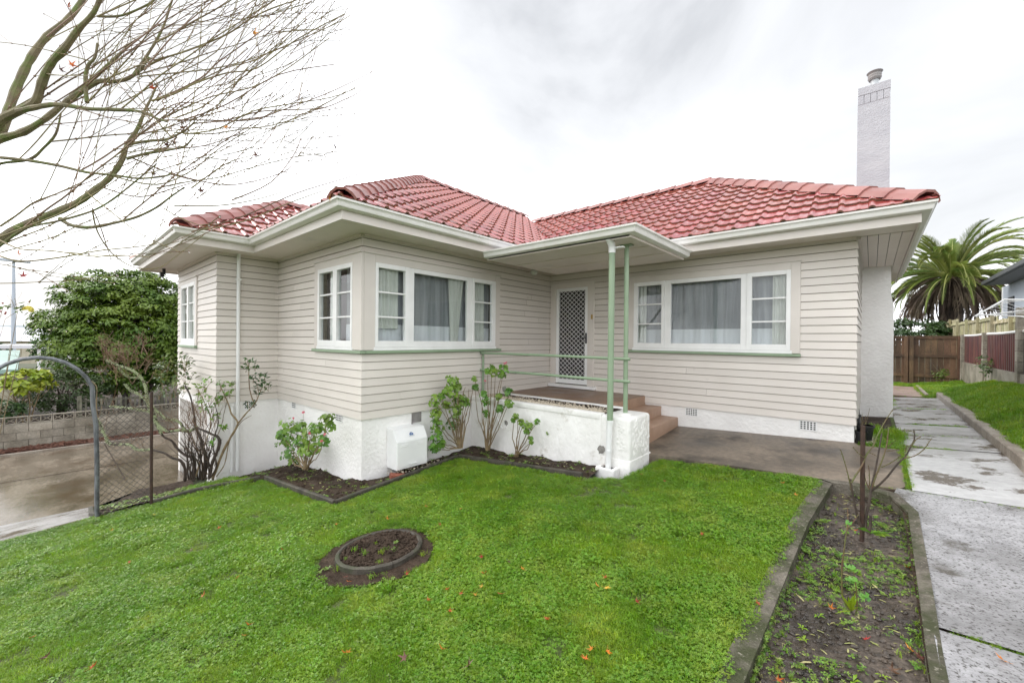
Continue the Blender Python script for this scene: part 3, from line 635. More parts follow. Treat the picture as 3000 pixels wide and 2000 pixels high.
# ---------------------------------------------------------------- eaves
def sweep(path, prof, closed=False):
    """profile (outwards, z) swept along a plan path with mitred corners; outward is to the right of travel"""
    b = MB(); n = len(path); k = len(prof)
    for i, p in enumerate(path):
        p = Vector((p[0], p[1])); ds = []
        if i > 0: ds.append((p-Vector(path[i-1][:2])).normalized())
        if i < n-1: ds.append((Vector(path[i+1][:2])-p).normalized())
        ns = [Vector((d.y, -d.x)) for d in ds]
        mvec = ns[0] if len(ns) == 1 else (ns[0]+ns[1])/(1+ns[0].dot(ns[1]))
        for o, z in prof: b.v.append((p.x+mvec.x*o, p.y+mvec.y*o, z))
    for i in range(n-1):
        for j in range(k):
            a = i*k+j; c = i*k+(j+1) % k; b.f.append((a, c, c+k, a+k)); b.m.append(0)
    b.f.append(tuple(reversed(range(k)))); b.m.append(0); b.f.append(tuple(range((n-1)*k, n*k))); b.m.append(0)
    return b
WALLP = [(-12.08+.2, YBACK), (XL0, 6.0), (XL0, Y2), (XL1, Y2), (XL1, YB), (XB, YB), (XB, YW), (XE, YW), (XE, YBACK)]
FP = [(XL0-OV, 9.0), (XL0-OV, Y2-OV), (XL1+OV, Y2-OV), (XL1+OV, YB-OV), (XB+OV, YB-OV), (XB+OV, YW-OV), (XE+OV, YW-OV), (XE+OV, YBACK+OV)]
sweep(FP, [(0, 2.745), (0, 2.90), (-.022, 2.90), (-.022, 2.745)]).build('fascia', M['trimb'], H)
GT = 2.955
GPROF = [(0, GT-.10), (.05, GT-.103), (.083, GT-.09), (.095, GT-.066), (.097, GT-.045), (.108, GT-.030), (.122, GT-.022), (.125, GT), (.116, GT), (.112, GT-.015), (.09, GT-.03), (.085, GT-.06), (.05, GT-.093), (.012, GT-.09), (.012, GT), (0, GT)]
gt = sweep(FP, GPROF).build('gutter', M['gutter'], H, smooth=True)
for (x, y, ax) in ((-2.05, YW-OV, 0), (-4.67, 4.45, 1), (-7.69, 1.6, 1)):
    d = .03; q = [(o*1.02+.002, z-.002) for o, z in GPROF[:8]]+[(.0, GT)]
    pth = [(x-d, y), (x+d, y)] if ax == 0 else [(x, y-d), (x, y+d)]
    sweep(pth, q).build('gutter_joiner', M['gutter'], gt)
s = MB(); IN = [(XL0, 9.0), (XL0, Y2), (XL1, Y2), (XL1, YB), (XB, YB), (XB, YW), (XE, YW)]
OUTP = [(x, y) for x, y in FP[:6]]+[(XE+OV, YW-OV)]
for i in range(len(IN)-1):
    a, b_, c, d = IN[i], IN[i+1], OUTP[i+1], OUTP[i]
    s.add([(*a, ZSOF), (*b_, ZSOF), (*c, ZSOF), (*d, ZSOF)], [(0, 1, 2, 3)])
s.add([(XE, YW, ZSOF), (XE+OV, YW, ZSOF), (XE+OV, YW-OV, ZSOF)], [(0, 1, 2)])
SF = s.build('soffit', M['soffit'], H)
for i in range(5):
    x = XE+.002+i*(OV-.024)/5; box('soffit_board', M['soffit'], SF, x, YW+.01, ZSOF-.006, x+(OV-.024)/5-.006, YBACK+OV-.05, ZSOF+.012)
b = MB()
for i in range(len(IN)-1):
    (ax, ay), (bx, by) = IN[i], IN[i+1]
    if i == 0: continue
    if abs(ay-by) < 1e-6: b.box(min(ax, bx), ay-.026-.02, ZSOF-.03, max(ax, bx), ay-.024, ZSOF-.001)
    else: b.box(ax+.024, min(ay, by), ZSOF-.03, ax+.046, max(ay, by), ZSOF-.0015)
b.box(XE+.024, YW, ZSOF-.035, XE+.046, YBACK, ZSOF-.007)
b.build('eave_moulding', M['soffit'], SF)

# ---------------------------------------------------------------- roof
TH = math.atan(TR); ct, st_ = math.cos(TH), math.sin(TH); EZ = 2.935
AE, AW_, AS, AN = -4.55, -12.79, 2.19, 13.10
BE, BS, BN = .56, 6.543, 13.10
CE, CW_, CS = -7.57, -12.10, 1.24
def hipsolid(b, x0, x1, y0, y1, dz):
    z0 = EZ+dz; w = min(x1-x0, y1-y0)/2; zt = z0+TR*w
    if x1-x0 <= y1-y0: r0, r1 = (x0+w, y0+w, zt), (x0+w, y1-w, zt); b.add([(x0, y0, z0), (x1, y0, z0), (x1, y1, z0), (x0, y1, z0), r0, r1], [(0, 1, 4), (1, 2, 5, 4), (2, 3, 5), (3, 0, 4, 5)])
    else: r0, r1 = (x0+w, y0+w, zt), (x1-w, y0+w, zt); b.add([(x0, y0, z0), (x1, y0, z0), (x1, y1, z0), (x0, y1, z0), r0, r1], [(0, 1, 5, 4), (1, 2, 5), (2, 3, 4, 5), (3, 0, 4)])
b = MB(); hipsolid(b, AW_+.1, AE-.1, AS+.1, AN-.1, .03); hipsolid(b, -12.0, BE-.1, BS+.1, BN-.1, .03); hipsolid(b, CW_+.1, CE-.1, CS+.1, CS+10, .03)
RF = b.build('roof', M['under'], H)
TW, TL, TP = .30, .325, .298
def tilemesh(name):
    prof = [(0, .004), (.014, .022), (.036, .030), (.058, .023), (.076, .005), (.12, .000), (.185, .0), (.205, .009), (.225, .009), (.243, .001), (.302, .002)]
    vs = []; n = len(prof)
    for s, lift in ((0, .030), (.03, .031), (TL, .0)):
        for a, h in prof: vs.append((a, s, h+lift-(.003 if s == 0 else 0)))
    for a, h in prof: vs.append((a, .0, h+.030-.028))
    fs = []
    for r in (0, 1):
        for i in range(n-1): fs.append((r*n+i, r*n+i+1, (r+1)*n+i+1, (r+1)*n+i))
    for i in range(n-1): fs.append((3*n+i, 3*n+i+1, i+1, i))
    me = bpy.data.meshes.new(name); me.from_pydata(vs, [], fs); me.materials.append(M['tile']); me.materials.append(M['tedge'])
    for i in range(2*(n-1), 3*(n-1)): me.polygons[i].material_index = 1
    me.polygons.foreach_set('use_smooth', [True]*len(fs)); me.set_sharp_from_angle(angle=math.radians(50)); me.update(); return me
TM = tilemesh('roof_tile')
tiles = []
def slope(E0, e, g, length, cons, vis=True):
    """E0 eave start on outline, e along the eave, g up the slope in plan; cons: half planes (nx,ny,c): nx*x+ny*y>=c"""
    e = Vector((*e, 0)); g2 = Vector((*g, 0)); sd_ = (g2*ct+Vector((0, 0, st_))); nr = e.cross(sd_).normalized()
    rows = 18; cols = int(length/TW)+2
    for r in range(rows):
        for c in range(cols):
            s0 = .03+r*TP; a0 = (c-1)*TW+(.0 if r % 2 == 0 else 0)
            O = Vector((E0[0], E0[1], EZ))+e*a0+sd_*s0
            cor = [O+e*a+sd_*s for a, s in ((0, 0), (TW, 0), (TW, TP), (0, TP))]
            full = True; skip = False; cut = []
            for k in cons:
                d = [k[0]*q.x+k[1]*q.y-k[2] for q in cor]
                if max(d) < .012: skip = True; break
                if min(d) < -.002: full = False; cut.append(k)
            if skip: continue
            Mx = Matrix(((e.x, sd_.x, nr.x, O.x), (e.y, sd_.y, nr.y, O.y), (e.z, sd_.z, nr.z, O.z), (0, 0, 0, 1)))
            jit = Matrix.Rotation(rr(-.006, .006), 4, 'Z') @ Matrix.Rotation(rr(-.008, .008), 4, 'X')
            ctr = (cor[0]+cor[2])/2; v = (ctr-EYE); dist = v.length; front = -v.normalized().dot(nr)
            tiles.append((front/dist**2 if vis else -1, Mx @ jit, cut, full))
q2 = 1
slope((AE, AS), (0, 1), (-1, 0), 9.6, [(1, 1, AE+AS), (-1, -1, -(AE+BS)), (1, 0, -8.67)])
slope((AE, BS), (1, 0), (0, 1), 5.2, [(1, 1, AE+BS), (-1, -1, -(BE+BS)), (0, -1, -9.82)])   # wing, lawn side (starts at the valley)
slope((AE-3.3, BS), (1, 0), (0, 1), 3.3, [(1, 1, AE+BS), (-1, 0, -AE), (0, -1, -9.82)])
slope((CE, CS), (0, 1), (-1, 0), 3.4, [(1, 1, CE+CS), (-1, -1, -(CE+AS)), (1, 0, -9.835)])
slope((AW_, AS), (1, 0), (0, 1), 8.3, [(-1, -1, -(AE+AS)), (1, -1, AW_-AS), (0, -1, -6.31), (1, 1, CE+AS)], False)
slope((BE, BS), (0, 1), (-1, 0), 6.6, [(1, 1, BE+BS), (1, -1, BE-BN)], False)
tiles.sort(key=lambda t: -t[0]); rest = MB()
for i, (sc, Mx, cut, full) in enumerate(tiles):
    if full: me = TM
    else:
        bm = bmesh.new(); bm.from_mesh(TM)
        inv = Mx.inverted()
        for k in cut:
            no = Vector((k[0], k[1], 0)).normalized(); c0 = no*(k[2]/math.hypot(k[0], k[1]))
            lc = inv @ c0; ln = inv.to_3x3() @ no
            bmesh.ops.bisect_plane(bm, geom=bm.verts[:]+bm.edges[:]+bm.faces[:], dist=1e-5, plane_co=lc, plane_no=ln, clear_inner=True)
        if len(bm.faces) == 0: bm.free(); continue
        me = bpy.data.meshes.new('roof_tile_cut'); bm.to_mesh(me); bm.free()
        if not me.materials: me.materials.append(M['tile']); me.materials.append(M['tedge'])
    if i < 300 and sc > 0:
        o = bpy.data.objects.new('roof_tile', me); COL.objects.link(o); o.parent = RF
        o.matrix_basis = Matrix.Translation(Vector((5, -7, 0))*0) @ Matrix.Translation(-(RF.location+H.location)) @ Mx
    else:
        vs = [Mx @ v.co for v in me.vertices]
        for mi_ in (0, 1): rest.add(vs, [tuple(p.vertices) for p in me.polygons if p.material_index == mi_], mi_)
    if not full and not (i < 300 and sc > 0): bpy.data.meshes.remove(me)
rest.build('roof_tile_field', [M['tile'], M['tedge']], RF, smooth=True, kind='stuff')
def capmesh():
    L = .395; vs = []; fs = []
    for s, k in ((0, 1.0), (L, .93)):
        for w, h in ((-.175, -.082), (-.125, -.012), (-.05, .036), (.05, .036), (.125, -.012), (.175, -.082)): vs.append((w*k, s, h+(.024 if s == 0 else .0)))
    for w, h in ((-.175, -.082), (-.125, -.012), (-.05, .036), (.05, .036), (.125, -.012), (.175, -.082)): vs.append((w*.9, 0.0, h+.024-.028))
    for i in range(5): fs.append((i, i+1, 7+i, 6+i)); fs.append((12+i, 13+i, i+1, i))
    me = bpy.data.meshes.new('ridge_tile'); me.from_pydata(vs, [], fs); me.materials.append(M['cap']); me.update(); return me
CM = capmesh()
def caps(a, b_, lift=.045, flat=False):
    a, b_ = Vector(a), Vector(b_); d = b_-a; L = d.length; d.normalize(); w = d.cross(Vector((0, 0, 1))).normalized(); n = w.cross(d).normalized()
    k = int(L/.36)
    for i in range(k):
        O = a+d*(i*L/k)+n*lift
        o = bpy.data.objects.new('ridge_tile', CM); COL.objects.link(o); o.parent = RF
        Mx = Matrix(((w.x, d.x, n.x, O.x), (w.y, d.y, n.y, O.y), (w.z, d.z, n.z, O.z), (0, 0, 0, 1)))
        o.matrix_basis = Matrix.Translation(-(RF.location+H.location)) @ Mx @ Matrix.Rotation(rr(-.012, .012), 4, 'Z')
zA, zB_, zC = EZ+TR*4.12, EZ+TR*3.28, EZ+TR*2.265
caps((AE-.10, AS+.10, EZ+.06), (-8.67, 6.31, zA)); caps((-8.67, 6.31, zA), (-8.67, 10.6, zA))
caps((BE-.10, BS+.10, EZ+.06), (-2.72, 9.82, zB_)); caps((-2.72, 9.82, zB_), (-7.75, 9.82, zB_)); caps((BE-.1, BN-.1, EZ+.06), (-2.72, 9.82, zB_))
caps((CE-.10, CS+.10, EZ+.06), (-9.835, CS+2.265, zC)); caps((-9.835, CS+2.265, zC), (-9.835, 5.4, zC)); caps((CW_+.1, CS+.1, EZ+.06), (-9.835, CS+2.265, zC))
def valley(a, b_):
    a, b_ = Vector(a), Vector(b_); d = (b_-a).normalized(); w = Vector((-d.y, d.x, 0)).normalized()*.07; u = Vector((0, 0, .03))
    MB().add([a+w+u*1.4, a-w+u*1.4, b_-w+u*1.4, b_+w+u*1.4, a+u*-.2, b_+u*-.2], [(0, 4, 5, 3), (4, 1, 2, 5)]).build('valley_flashing', M['lead'], RF)
valley((AE, BS, EZ), (AE-3.28, BS+3.28, zB_)); valley((CE, AS, EZ), (CE-2.2, AS+2.2, EZ+TR*2.2))
b = MB(); p = at(950+1815/3.36, 480+450/3.36, x=-8.67)
b.tube([(p.x, p.y, zA), (p.x, p.y, 5.62), (p.x+.01, p.y+.01, 5.69), (p.x+.04, p.y+.04, 5.715), (p.x+.085, p.y+.08, 5.70)], .013, 6); b.build('vent_pipe', M['rust'], RF)

# ---------------------------------------------------------------- chimney
def loft(b, secs):
    base = len(b.v)
    for (x0, y0, x1, y1, z) in secs: b.v += [(x0, y0, z), (x1, y0, z), (x1, y1, z), (x0, y1, z)]
    for i in range(len(secs)-1):
        for j in range(4): a = base+i*4+j; c = base+i*4+(j+1) % 4; b.f.append((a, c, c+4, a+4)); b.m.append(0)
    b.f.append((base+3, base+2, base+1, base)); b.m.append(0); e = base+4*(len(secs)-1); b.f.append((e, e+1, e+2, e+3)); b.m.append(0); return b
b = loft(MB(), [(-.16, 10.3, .305, 11.6, -.3), (-.16, 10.3, .300, 11.6, 1.98), (-.16, 10.3, .297, 11.6, 2.03), (-.16, 10.3, .262, 11.5, 2.24), (-.16, 10.3, .255, 11.5, 2.79)])
CH = b.build('chimney', M['stucco'], H)
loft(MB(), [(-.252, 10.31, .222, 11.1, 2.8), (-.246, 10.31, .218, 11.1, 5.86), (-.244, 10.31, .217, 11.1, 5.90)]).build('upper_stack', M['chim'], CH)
for i in range(5):
    x = -.246+i*.0925; box('brick', M['chim'], CH, x+.002, 10.306, 5.902, x+.0895, 10.41, 6.066+(0), bevel=.003)
box('brick_course', M['chim'], CH, -.24, 10.42, 5.902, .214, 11.09, 6.066)
for i in range(5): box('brick', M['chim'], CH, .1, 10.43+i*.13, 5.903, .2165, 10.55+i*.13, 6.064)
box('top_course', M['chim'], CH, -.243, 10.302, 6.070, .219, 11.1, 6.222, bevel=.004)
b = MB(); b.tube([(-.005, 10.62, 6.2), (-.005, 10.62, 6.47)], .062, 14); FL = b.build('flue', M['flue'], CH, smooth=True)
b = MB(); b.tube([(-.005, 10.62, 6.44), (-.005, 10.62, 6.455), (-.005, 10.62, 6.47), (-.005, 10.62, 6.49), (-.005, 10.62, 6.50), (-.005, 10.62, 6.52), (-.005, 10.62, 6.53), (-.005, 10.62, 6.55), (-.005, 10.62, 6.56), (-.005, 10.62, 6.585), (-.005, 10.62, 6.60)],
                 [.09, .095, .105, .105, .098, .105, .105, .098, .105, .125, .11], 16); b.build('flue_cowl', M['cowl'], CH, smooth=True)

# ---------------------------------------------------------------- porch
PZ = .36
def rbox(name, m, parent, x0, y0, z0, x1, y1, z1, r=.02, seg=3, **k):
    o = box(name, m, parent, x0, y0, z0, x1, y1, z1, **k); bv = o.modifiers.new('b', 'BEVEL'); bv.width = r; bv.segments = seg; bv.limit_method = 'ANGLE'
    for p in o.data.polygons: p.use_smooth = True
    return o
PO = rbox('porch', M['porch'], H, XB+.001, 5.70, -.4, -3.10, YW-.001, PZ, .012)
rbox('step', M['step'], PO, -3.11, 5.60, -.4, -2.80, YW-.001, .20, .014); rbox('step', M['step'], PO, -2.81, 5.605, -.4, -2.505, YW-.001, .04, .014)
box('riser_face', M['step'], PO, -3.12, 5.605, -.3, -3.097, YW-.0015, PZ-.012)
PT = 0.372
b = MB(); nseg = 14
def lumpy(b, x0, x1, y0, y1, z0, z1):
    b.box(x0, y0, z0, x1, y1, z1)
PLT = rbox('planter', M['pillar'], H, XB+.001, 4.945, -1.0, -2.72, 5.06, PT, .018)
rbox('planter_back_wall', M['pillar'], PLT, XB+.002, 5.60, -.5, -2.72, 5.695, PT+.002, .016)
rbox('cap_lip', M['pillar'], PLT, XB+.001, 4.932, PT-.075, -2.75, 4.947, PT-.002, .006)
sheet('planter_soil', [(XB+.01, 5.05), (-2.73, 5.05), (-2.73, 5.61), (XB+.01, 5.61)], lambda x, y: PT-.018+.012*fbm(x, y, 6), M['soil'], step=.08, kind='stuff', parent=PLT)
PI = rbox('pillar', M['pillar'], PLT, -2.75, 4.955, -1.0, -2.315, 5.60, .355, .045, 4)
rbox('pillar_plinth', M['pillar'], PLT, -2.745, 4.949, -1.0, -2.308, 5.606, -.19, .012)
# carved relief: uneven lumps worked into the render of the pillar's two seen faces
b = MB(); random.seed(21)
for i in range(120):
    y = rr(5.04, 5.56); z = rr(-.14, .31); p_ = Vector((-2.316, y, z)); q_ = Vector((0, rr(.004, .014), rr(.014, .026))); s_ = rr(.006, .010)
    b.tube([p_-q_*1.2, p_-q_*.6, p_, p_+q_*.6, p_+q_*1.2], [.001, s_*.9, s_*1.15, s_*.8, .001], 6, cap=False)
for j in range(22):
    b.sphere((rr(-2.5, -2.4), 4.957, rr(-.12, .28)), 1, 7, 4, sq=(rr(.02, .035), .005, rr(.02, .035)))
b.build('render_relief', M['pillar'], PLT, smooth=True, kind='stuff')
def patch(cx, cz, r, y, seed, sx=1, m='patch'):
    random.seed(seed); n = 14; vs = [(cx, y, cz)]+[(cx+sx*r*(1+rr(-.35, .35))*math.cos(2*math.pi*i/n), y+.001, cz+r*(1+rr(-.35, .35))*math.sin(2*math.pi*i/n)) for i in range(n)]
    vs2 = [(x, 4.9455, z) for x, _, z in vs[1:]]
    return MB().add(vs+vs2, [(0, 1+i, 1+(i+1) % n) for i in range(n)]+[(1+i, n+1+i, n+1+(i+1) % n, 1+(i+1) % n) for i in range(n)]).build('bare_patch', M[m], PLT)
p = at(1478, 1140, y=4.94); patch(p.x, p.z, .05, 4.940, 3, .9); p = at(1458, 1205, y=4.94)
p = at(1760, 1318, y=4.94); patch(p.x, p.z, .06, 4.940, 5, .9)
def px4(u, v, **k): return at(u, v, **k)
# broken off grey scar running down the planter front
p = at(1250+455/1.96, 600+1250/1.96, y=4.94); patch(p.x, p.z, .042, 4.940, 8, 1.1)
p0, p1 = at(1250+390/1.96, 600+1195/1.96, y=4.93), at(1250+435/1.96, 600+1285/1.96, y=4.93); MB().tube([p0, (p0+p1)/2+Vector((0, 0, .006)), p1], [.010, .012, .008], 6).build('old_bracket', M['metalwhite'], PLT)
# canopy
CZ = 2.64; CXR, CYF = -2.24, 4.76
CA = MB().box(XB+OV+.0, CYF, CZ, CXR-.02, YW-OV+.0, CZ+.018).build('porch_canopy', M['soffit'], H)
MB().box(XB+OV-.1, CYF, CZ+.085, CXR, YW-OV+.1, CZ+.11).build('canopy_roof', M['lead'], CA)
sweep([(XB+OV-.03, CYF), (CXR, CYF), (CXR, YW-OV+.0)], [(0, CZ-.012), (0, CZ+.10), (-.02, CZ+.10), (-.02, CZ-.012)]).build('canopy_fascia', M['soffit'], CA)
g2 = [(o, z-GT+CZ+.118) for o, z in GPROF]
sweep([(XB+OV-.03, CYF), (CXR, CYF), (CXR, YW-OV-.02)], g2).build('canopy_gutter', M['gutter'], CA, smooth=True)
b = MB()
for y in (5.4, 6.0): b.box(XB+OV, y, CZ-.008, CXR-.02, y+.02, CZ-.001)
b.build('ceiling_batten', M['soffit'], CA)
b = MB(); b.tube([(-2.487, 5.175, .36), (-2.49, 5.175, CZ)], .031, 14); PS = b.build('post', M['green'], CA, smooth=True)
b = MB(); b.tube([(-2.487, 5.175, .352), (-2.487, 5.175, .372), (-2.487, 5.175, .385)], [.085, .08, .04], 14); b.build('post_base', M['pillar'], CA, smooth=True)
MB().box(-2.57, 5.13, CZ-.018, -2.41, 5.22, CZ-.002).build('post_plate', M['green'], CA)
HR = MB().tube([(-5.2, 5.175, .37), (-5.2, 5.175, 1.135)], .02, 10).build('handrail', M['green'], H, smooth=True)
for z in (1.112, .812): MB().tube([(-5.22, 5.137, z), (-3.8, 5.137, z+.004), (-2.42, 5.137, z-.004), (-2.412, 5.137, z-.004), (-2.408, 5.137, z-.004)], [.021, .021, .021, .018, .008], 12).build('rail', M['green'], HR, smooth=True)
# downpipe in front of the pillar
b = MB(); x, y = -2.56, 4.885; b.tube([(x, y, .30), (x+.005, y, 2.50)], .040, 14); DP = b.build('downpipe', M['green'], H, smooth=True)
b = MB(); b.tube([(x-.02, y, -.32), (x-.004, y, .30)], .038, 14); b.build('lower_pipe', M['metalwhite'], DP, smooth=True)
b = MB(); b.tube([(x, y, .285), (x, y, .315)], .044, 14); b.tube([(x-.014, y, -.10), (x-.013, y, -.07)], .044, 14); b.build('pipe_collar', M['metalwhite'], DP, smooth=True)
b = MB(); b.tube([(x+.005, y, 2.49), (x+.005, y, 2.56), (x+.008, y-.02, 2.60), (x+.01, y-.11, 2.665)], .045, 14); b.build('elbow', M['metalwhite'], DP, smooth=True)
MB().box(x, y-.01, 2.545, x+.16, y+.06, 2.56).build('bracket', M['metalwhite'], DP)
# gully surround
b = MB()
for a in ((-2.72, 4.80, -.5, -2.66, 4.944, -.285), (-2.50, 4.80, -.5, -2.45, 4.948, -.29), (-2.72, 4.785, -.5, -2.45, 4.835, -.296)): b.box(*a)
GU = b.build('gully_surround', M['pillar'], H); bv = GU.modifiers.new('b', 'BEVEL'); bv.width = .018; bv.segments = 3
MB().box(-2.66, 4.835, -.4, -2.50, 4.94, -.315).build('gully_grate', M['black'], GU)
# left downpipe with its twin stub
b = MB(); b.tube([(-8.222, 2.235, -.95), (-8.222, 2.235, 2.72), (-8.20, 2.235, 2.80)], .028, 10); dl = b.build('downpipe', M['metalwhite'], H, smooth=True, label='slim cream downpipe on the left recess wall')
MB().tube([(-8.235, 2.155, -.95), (-8.235, 2.155, .18)], .022, 8).build('waste_pipe', M['metalwhite'], dl, smooth=True)
MB().box(-8.283, 2.2, 2.33, -8.19, 2.27, 2.36).build('bracket', M['metalwhite'], dl)
# lamp and flood light
b = MB(); p = Vector((-5.03, 6.40, 2.69)); b.sphere(p, .075, 16, 10, sq=(1, 1, .85)); LM = b.build('lamp_shade', M['globe'], None, smooth=True)
LT = thing('porch_lamp', (p.x, p.y, 2.78), 'round opal glass porch light under the eave in the entry corner', 'lamp'); LM.parent = LT; LM.location = -LT.location
MB().tube([(p.x, p.y, 2.745), (p.x, p.y, 2.779)], .055, 14).build('lamp_base', M['white'], LT, smooth=True)
FLD = thing('flood_light', (-11.25, 1.72, 2.78), 'small black security light under the left eave', 'light')
b = MB(); b.box(-11.31, 1.63, 2.60, -11.19, 1.70, 2.70); b.build('lamp_head', M['black'], FLD, bevel=.01); MB().tube([(-11.25, 1.70, 2.779), (-11.25, 1.70, 2.66)], .03, 8).build('bracket', M['black'], FLD)

# ---------------------------------------------------------------- meter box
MBX = thing('meter_box', (-5.13, 3.56, -.5), 'white metal gas meter box with sloping lid against the bay wall', 'meter box')
x0, x1, y0, y1, zb_, zf_, zk = XB+.002, -5.01, 3.29, 3.82, -.505, -.105, .055
vs = [(x0, y0, zb_), (x1, y0, zb_), (x1, y0, zf_), (x1-.09, y0, zk-.01), (x0, y0, zk+.01)]; vs += [(a, y1, c) for a, _, c in vs]
MB().add(vs, [(4, 3, 2, 1, 0), (5, 6, 7, 8, 9), (0, 1, 6, 5), (1, 2, 7, 6), (2, 3, 8, 7), (3, 4, 9, 8)]).build('casing', M['metalwhite'], MBX, bevel=.006)
MB().box(x1-.001, y0+.012, zb_+.03, x1+.008, y1-.012, zf_-.012).build('door', M['metalwhite'], MBX, bevel=.003)
b = MB()
for i, (a0, a1) in enumerate(((3.36, 3.47), (3.64, 3.75))):
    for j in range(2): b.box(x1+.007, a0, zf_-.06-.022*j, x1+.0135, a1, zf_-.052-.022*j)
b.build('louvre', M['metalwhite'], MBX)
b = MB(); b.tube([(x1+.008, 3.50, zb_+.06), (x1+.03, 3.505, zb_+.06), (x1+.03, 3.61, zb_+.06), (x1+.008, 3.615, zb_+.06)], .006, 6); b.build('handle', M['metalwhite'], MBX)
nrm_ = Vector((.16-.0, 0, .09)).normalized(); du = Vector((0, 1, 0)); dv = Vector((-.09, 0, zk-.01-zf_)).normalized(); nn = du.cross(dv).normalized(); nn = nn if nn.z > 0 else -nn
cc = Vector((x1-.045, 3.56, (zf_+zk-.01)/2))
def lid(pts, m, nm, o): MB().add([cc+du*a+dv*c+nn*o for a, c in pts], [tuple(range(len(pts)))]).build(nm, m, MBX)
lid([(-.030, -.022), (.030, -.022), (.034, -.002), (.018, .012), (.0, .024), (-.020, .014), (-.034, .0)], M['blue'], 'emblem', .0075)
lid([(-.048, -.034), (.048, -.034), (.048, -.026), (-.048, -.026)], M['greylogo'], 'emblem_text', .0075)
lid([(-.014, -.008), (.014, -.008), (.014, .004), (-.014, .004)], M['greylogo'], 'emblem_mark', .0085)
b = MB(); b.tube([(XB+.03, 3.70, .0), (XB+.03, 3.70, .08), (XB+.035, 3.76, .10)], .01, 6); b.build('supply_pipe', M['cowl'], MBX)
# ================================================================== left side beyond the lawn
random.seed(5)
BW = thing('block_wall', (-16.05, 3, -1.5), 'low grey concrete block wall with open fretwork blocks on top beside the driveway', 'wall')
x0, x1 = -16.18, -15.985
proto = None
for r in range(3):
    for i in range(30):
        y = -4+i*.4+(.2 if r % 2 else 0); z = -1.46+r*.195
        if proto is None:
            proto = MB().box(x0, -.1975, 0, x1, .1975, .189).build('block', M['block'], BW, bevel=.006)
        o = proto if (r == 0 and i == 0) else clone(proto)
        o.location = Vector((0, y, z))-BW.location+Vector((rr(-.004, .004), 0, 0))
fr_ = None
for i in range(30):
    if fr_ is None:
        b = MB(); s = .195; w = .02
        b.box(x0+.05, -s, 0, x1-.05, s, w); b.box(x0+.05, -s, .17, x1-.05, s, .19); b.box(x0+.05, -s, w, x1-.05, -s+w, .17); b.box(x0+.05, s-w, w, x1-.05, s, .17); b.box(x0+.055, -w/2, w, x1-.055, w/2, .17)
        xm0, xm1 = x0+.06, x1-.06
        for sg in (-1, 1):
            for (ya, za, yb_, zb_) in ((sg*.018, .03, sg*.09, .095), (sg*.09, .095, sg*.018, .165), (sg*.18, .03, sg*.115, .095), (sg*.115, .095, sg*.18, .165), (sg*.09, .095, sg*.115, .095)):
                b.tube([((xm0+xm1)/2, ya, za), ((xm0+xm1)/2, yb_, zb_)], .012, 4)
        fr_ = b.build('fretwork_block', M['block'], BW); o = fr_
    else: o = clone(fr_)
    o.location = Vector((0, -4+i*.4, -.873))-BW.location
# picket railing beyond the wall
PF = thing('picket_fence', (-17, 2, -1.2), 'dull grey green railing of thin upright pickets behind the block wall', 'fence')
pk = MB().box(-17.02, -.022, -1.15, -17, .022, -.46).build('picket', M['oldpicket'], PF)
for i in range(34): (pk if i == 0 else clone(pk)).location = Vector((0, .75+i*.105, rr(-.01, .01)))-PF.location
for z in (-1.02, -.56): box('rail', M['oldpicket'], PF, -17.06, .7, z, -17.022, 4.4, z+.06)
for y in (.68, 2.5, 4.42): box('post', M['oldpicket'], PF, -17.15, y, -1.3, -17.06, y+.09, -.38)

def leafcloud(name, P, Nn, size, mt, parent, aspect=.45, fold=.15, **k):
    """one quad-pair leaf per point; numpy"""
    n = len(P); P = np.asarray(P, float); Nn = np.asarray(Nn, float); Nn /= np.linalg.norm(Nn, axis=1, keepdims=True)+1e-9
    r = np.random.normal(size=(n, 3)); T = np.cross(Nn, r); T /= np.linalg.norm(T, axis=1, keepdims=True)+1e-9; B = np.cross(Nn, T)
    s = size*np.random.uniform(.65, 1.3, (n, 1)); w = s*aspect
    V = np.empty((n, 6, 3)); V[:, 0] = P; V[:, 1] = P+T*s*.5-B*w*.5+Nn*w*fold; V[:, 2] = P+T*s; V[:, 3] = P+T*s*.5+B*w*.5+Nn*w*fold; V[:, 4] = P+T*s*.5-Nn*w*fold; V[:, 5] = V[:, 2]
    me = bpy.data.meshes.new(name); me.vertices.add(n*6); me.vertices.foreach_set('co', V.astype(np.float32).ravel())
    f = np.array([[0, 1, 2, 4], [0, 4, 2, 3]])[None]+np.arange(n)[:, None, None]*6
    me.loops.add(n*8); me.loops.foreach_set('vertex_index', f.ravel().astype(np.int32)); me.polygons.add(n*2)
    me.polygons.foreach_set('loop_start', np.arange(0, n*8, 4, dtype=np.int32)); me.polygons.foreach_set('loop_total', np.full(n*2, 4, np.int32))
    me.materials.append(mt); me.update(calc_edges=True); me.validate(); o = link(name, me, parent); return tag(o, **k)
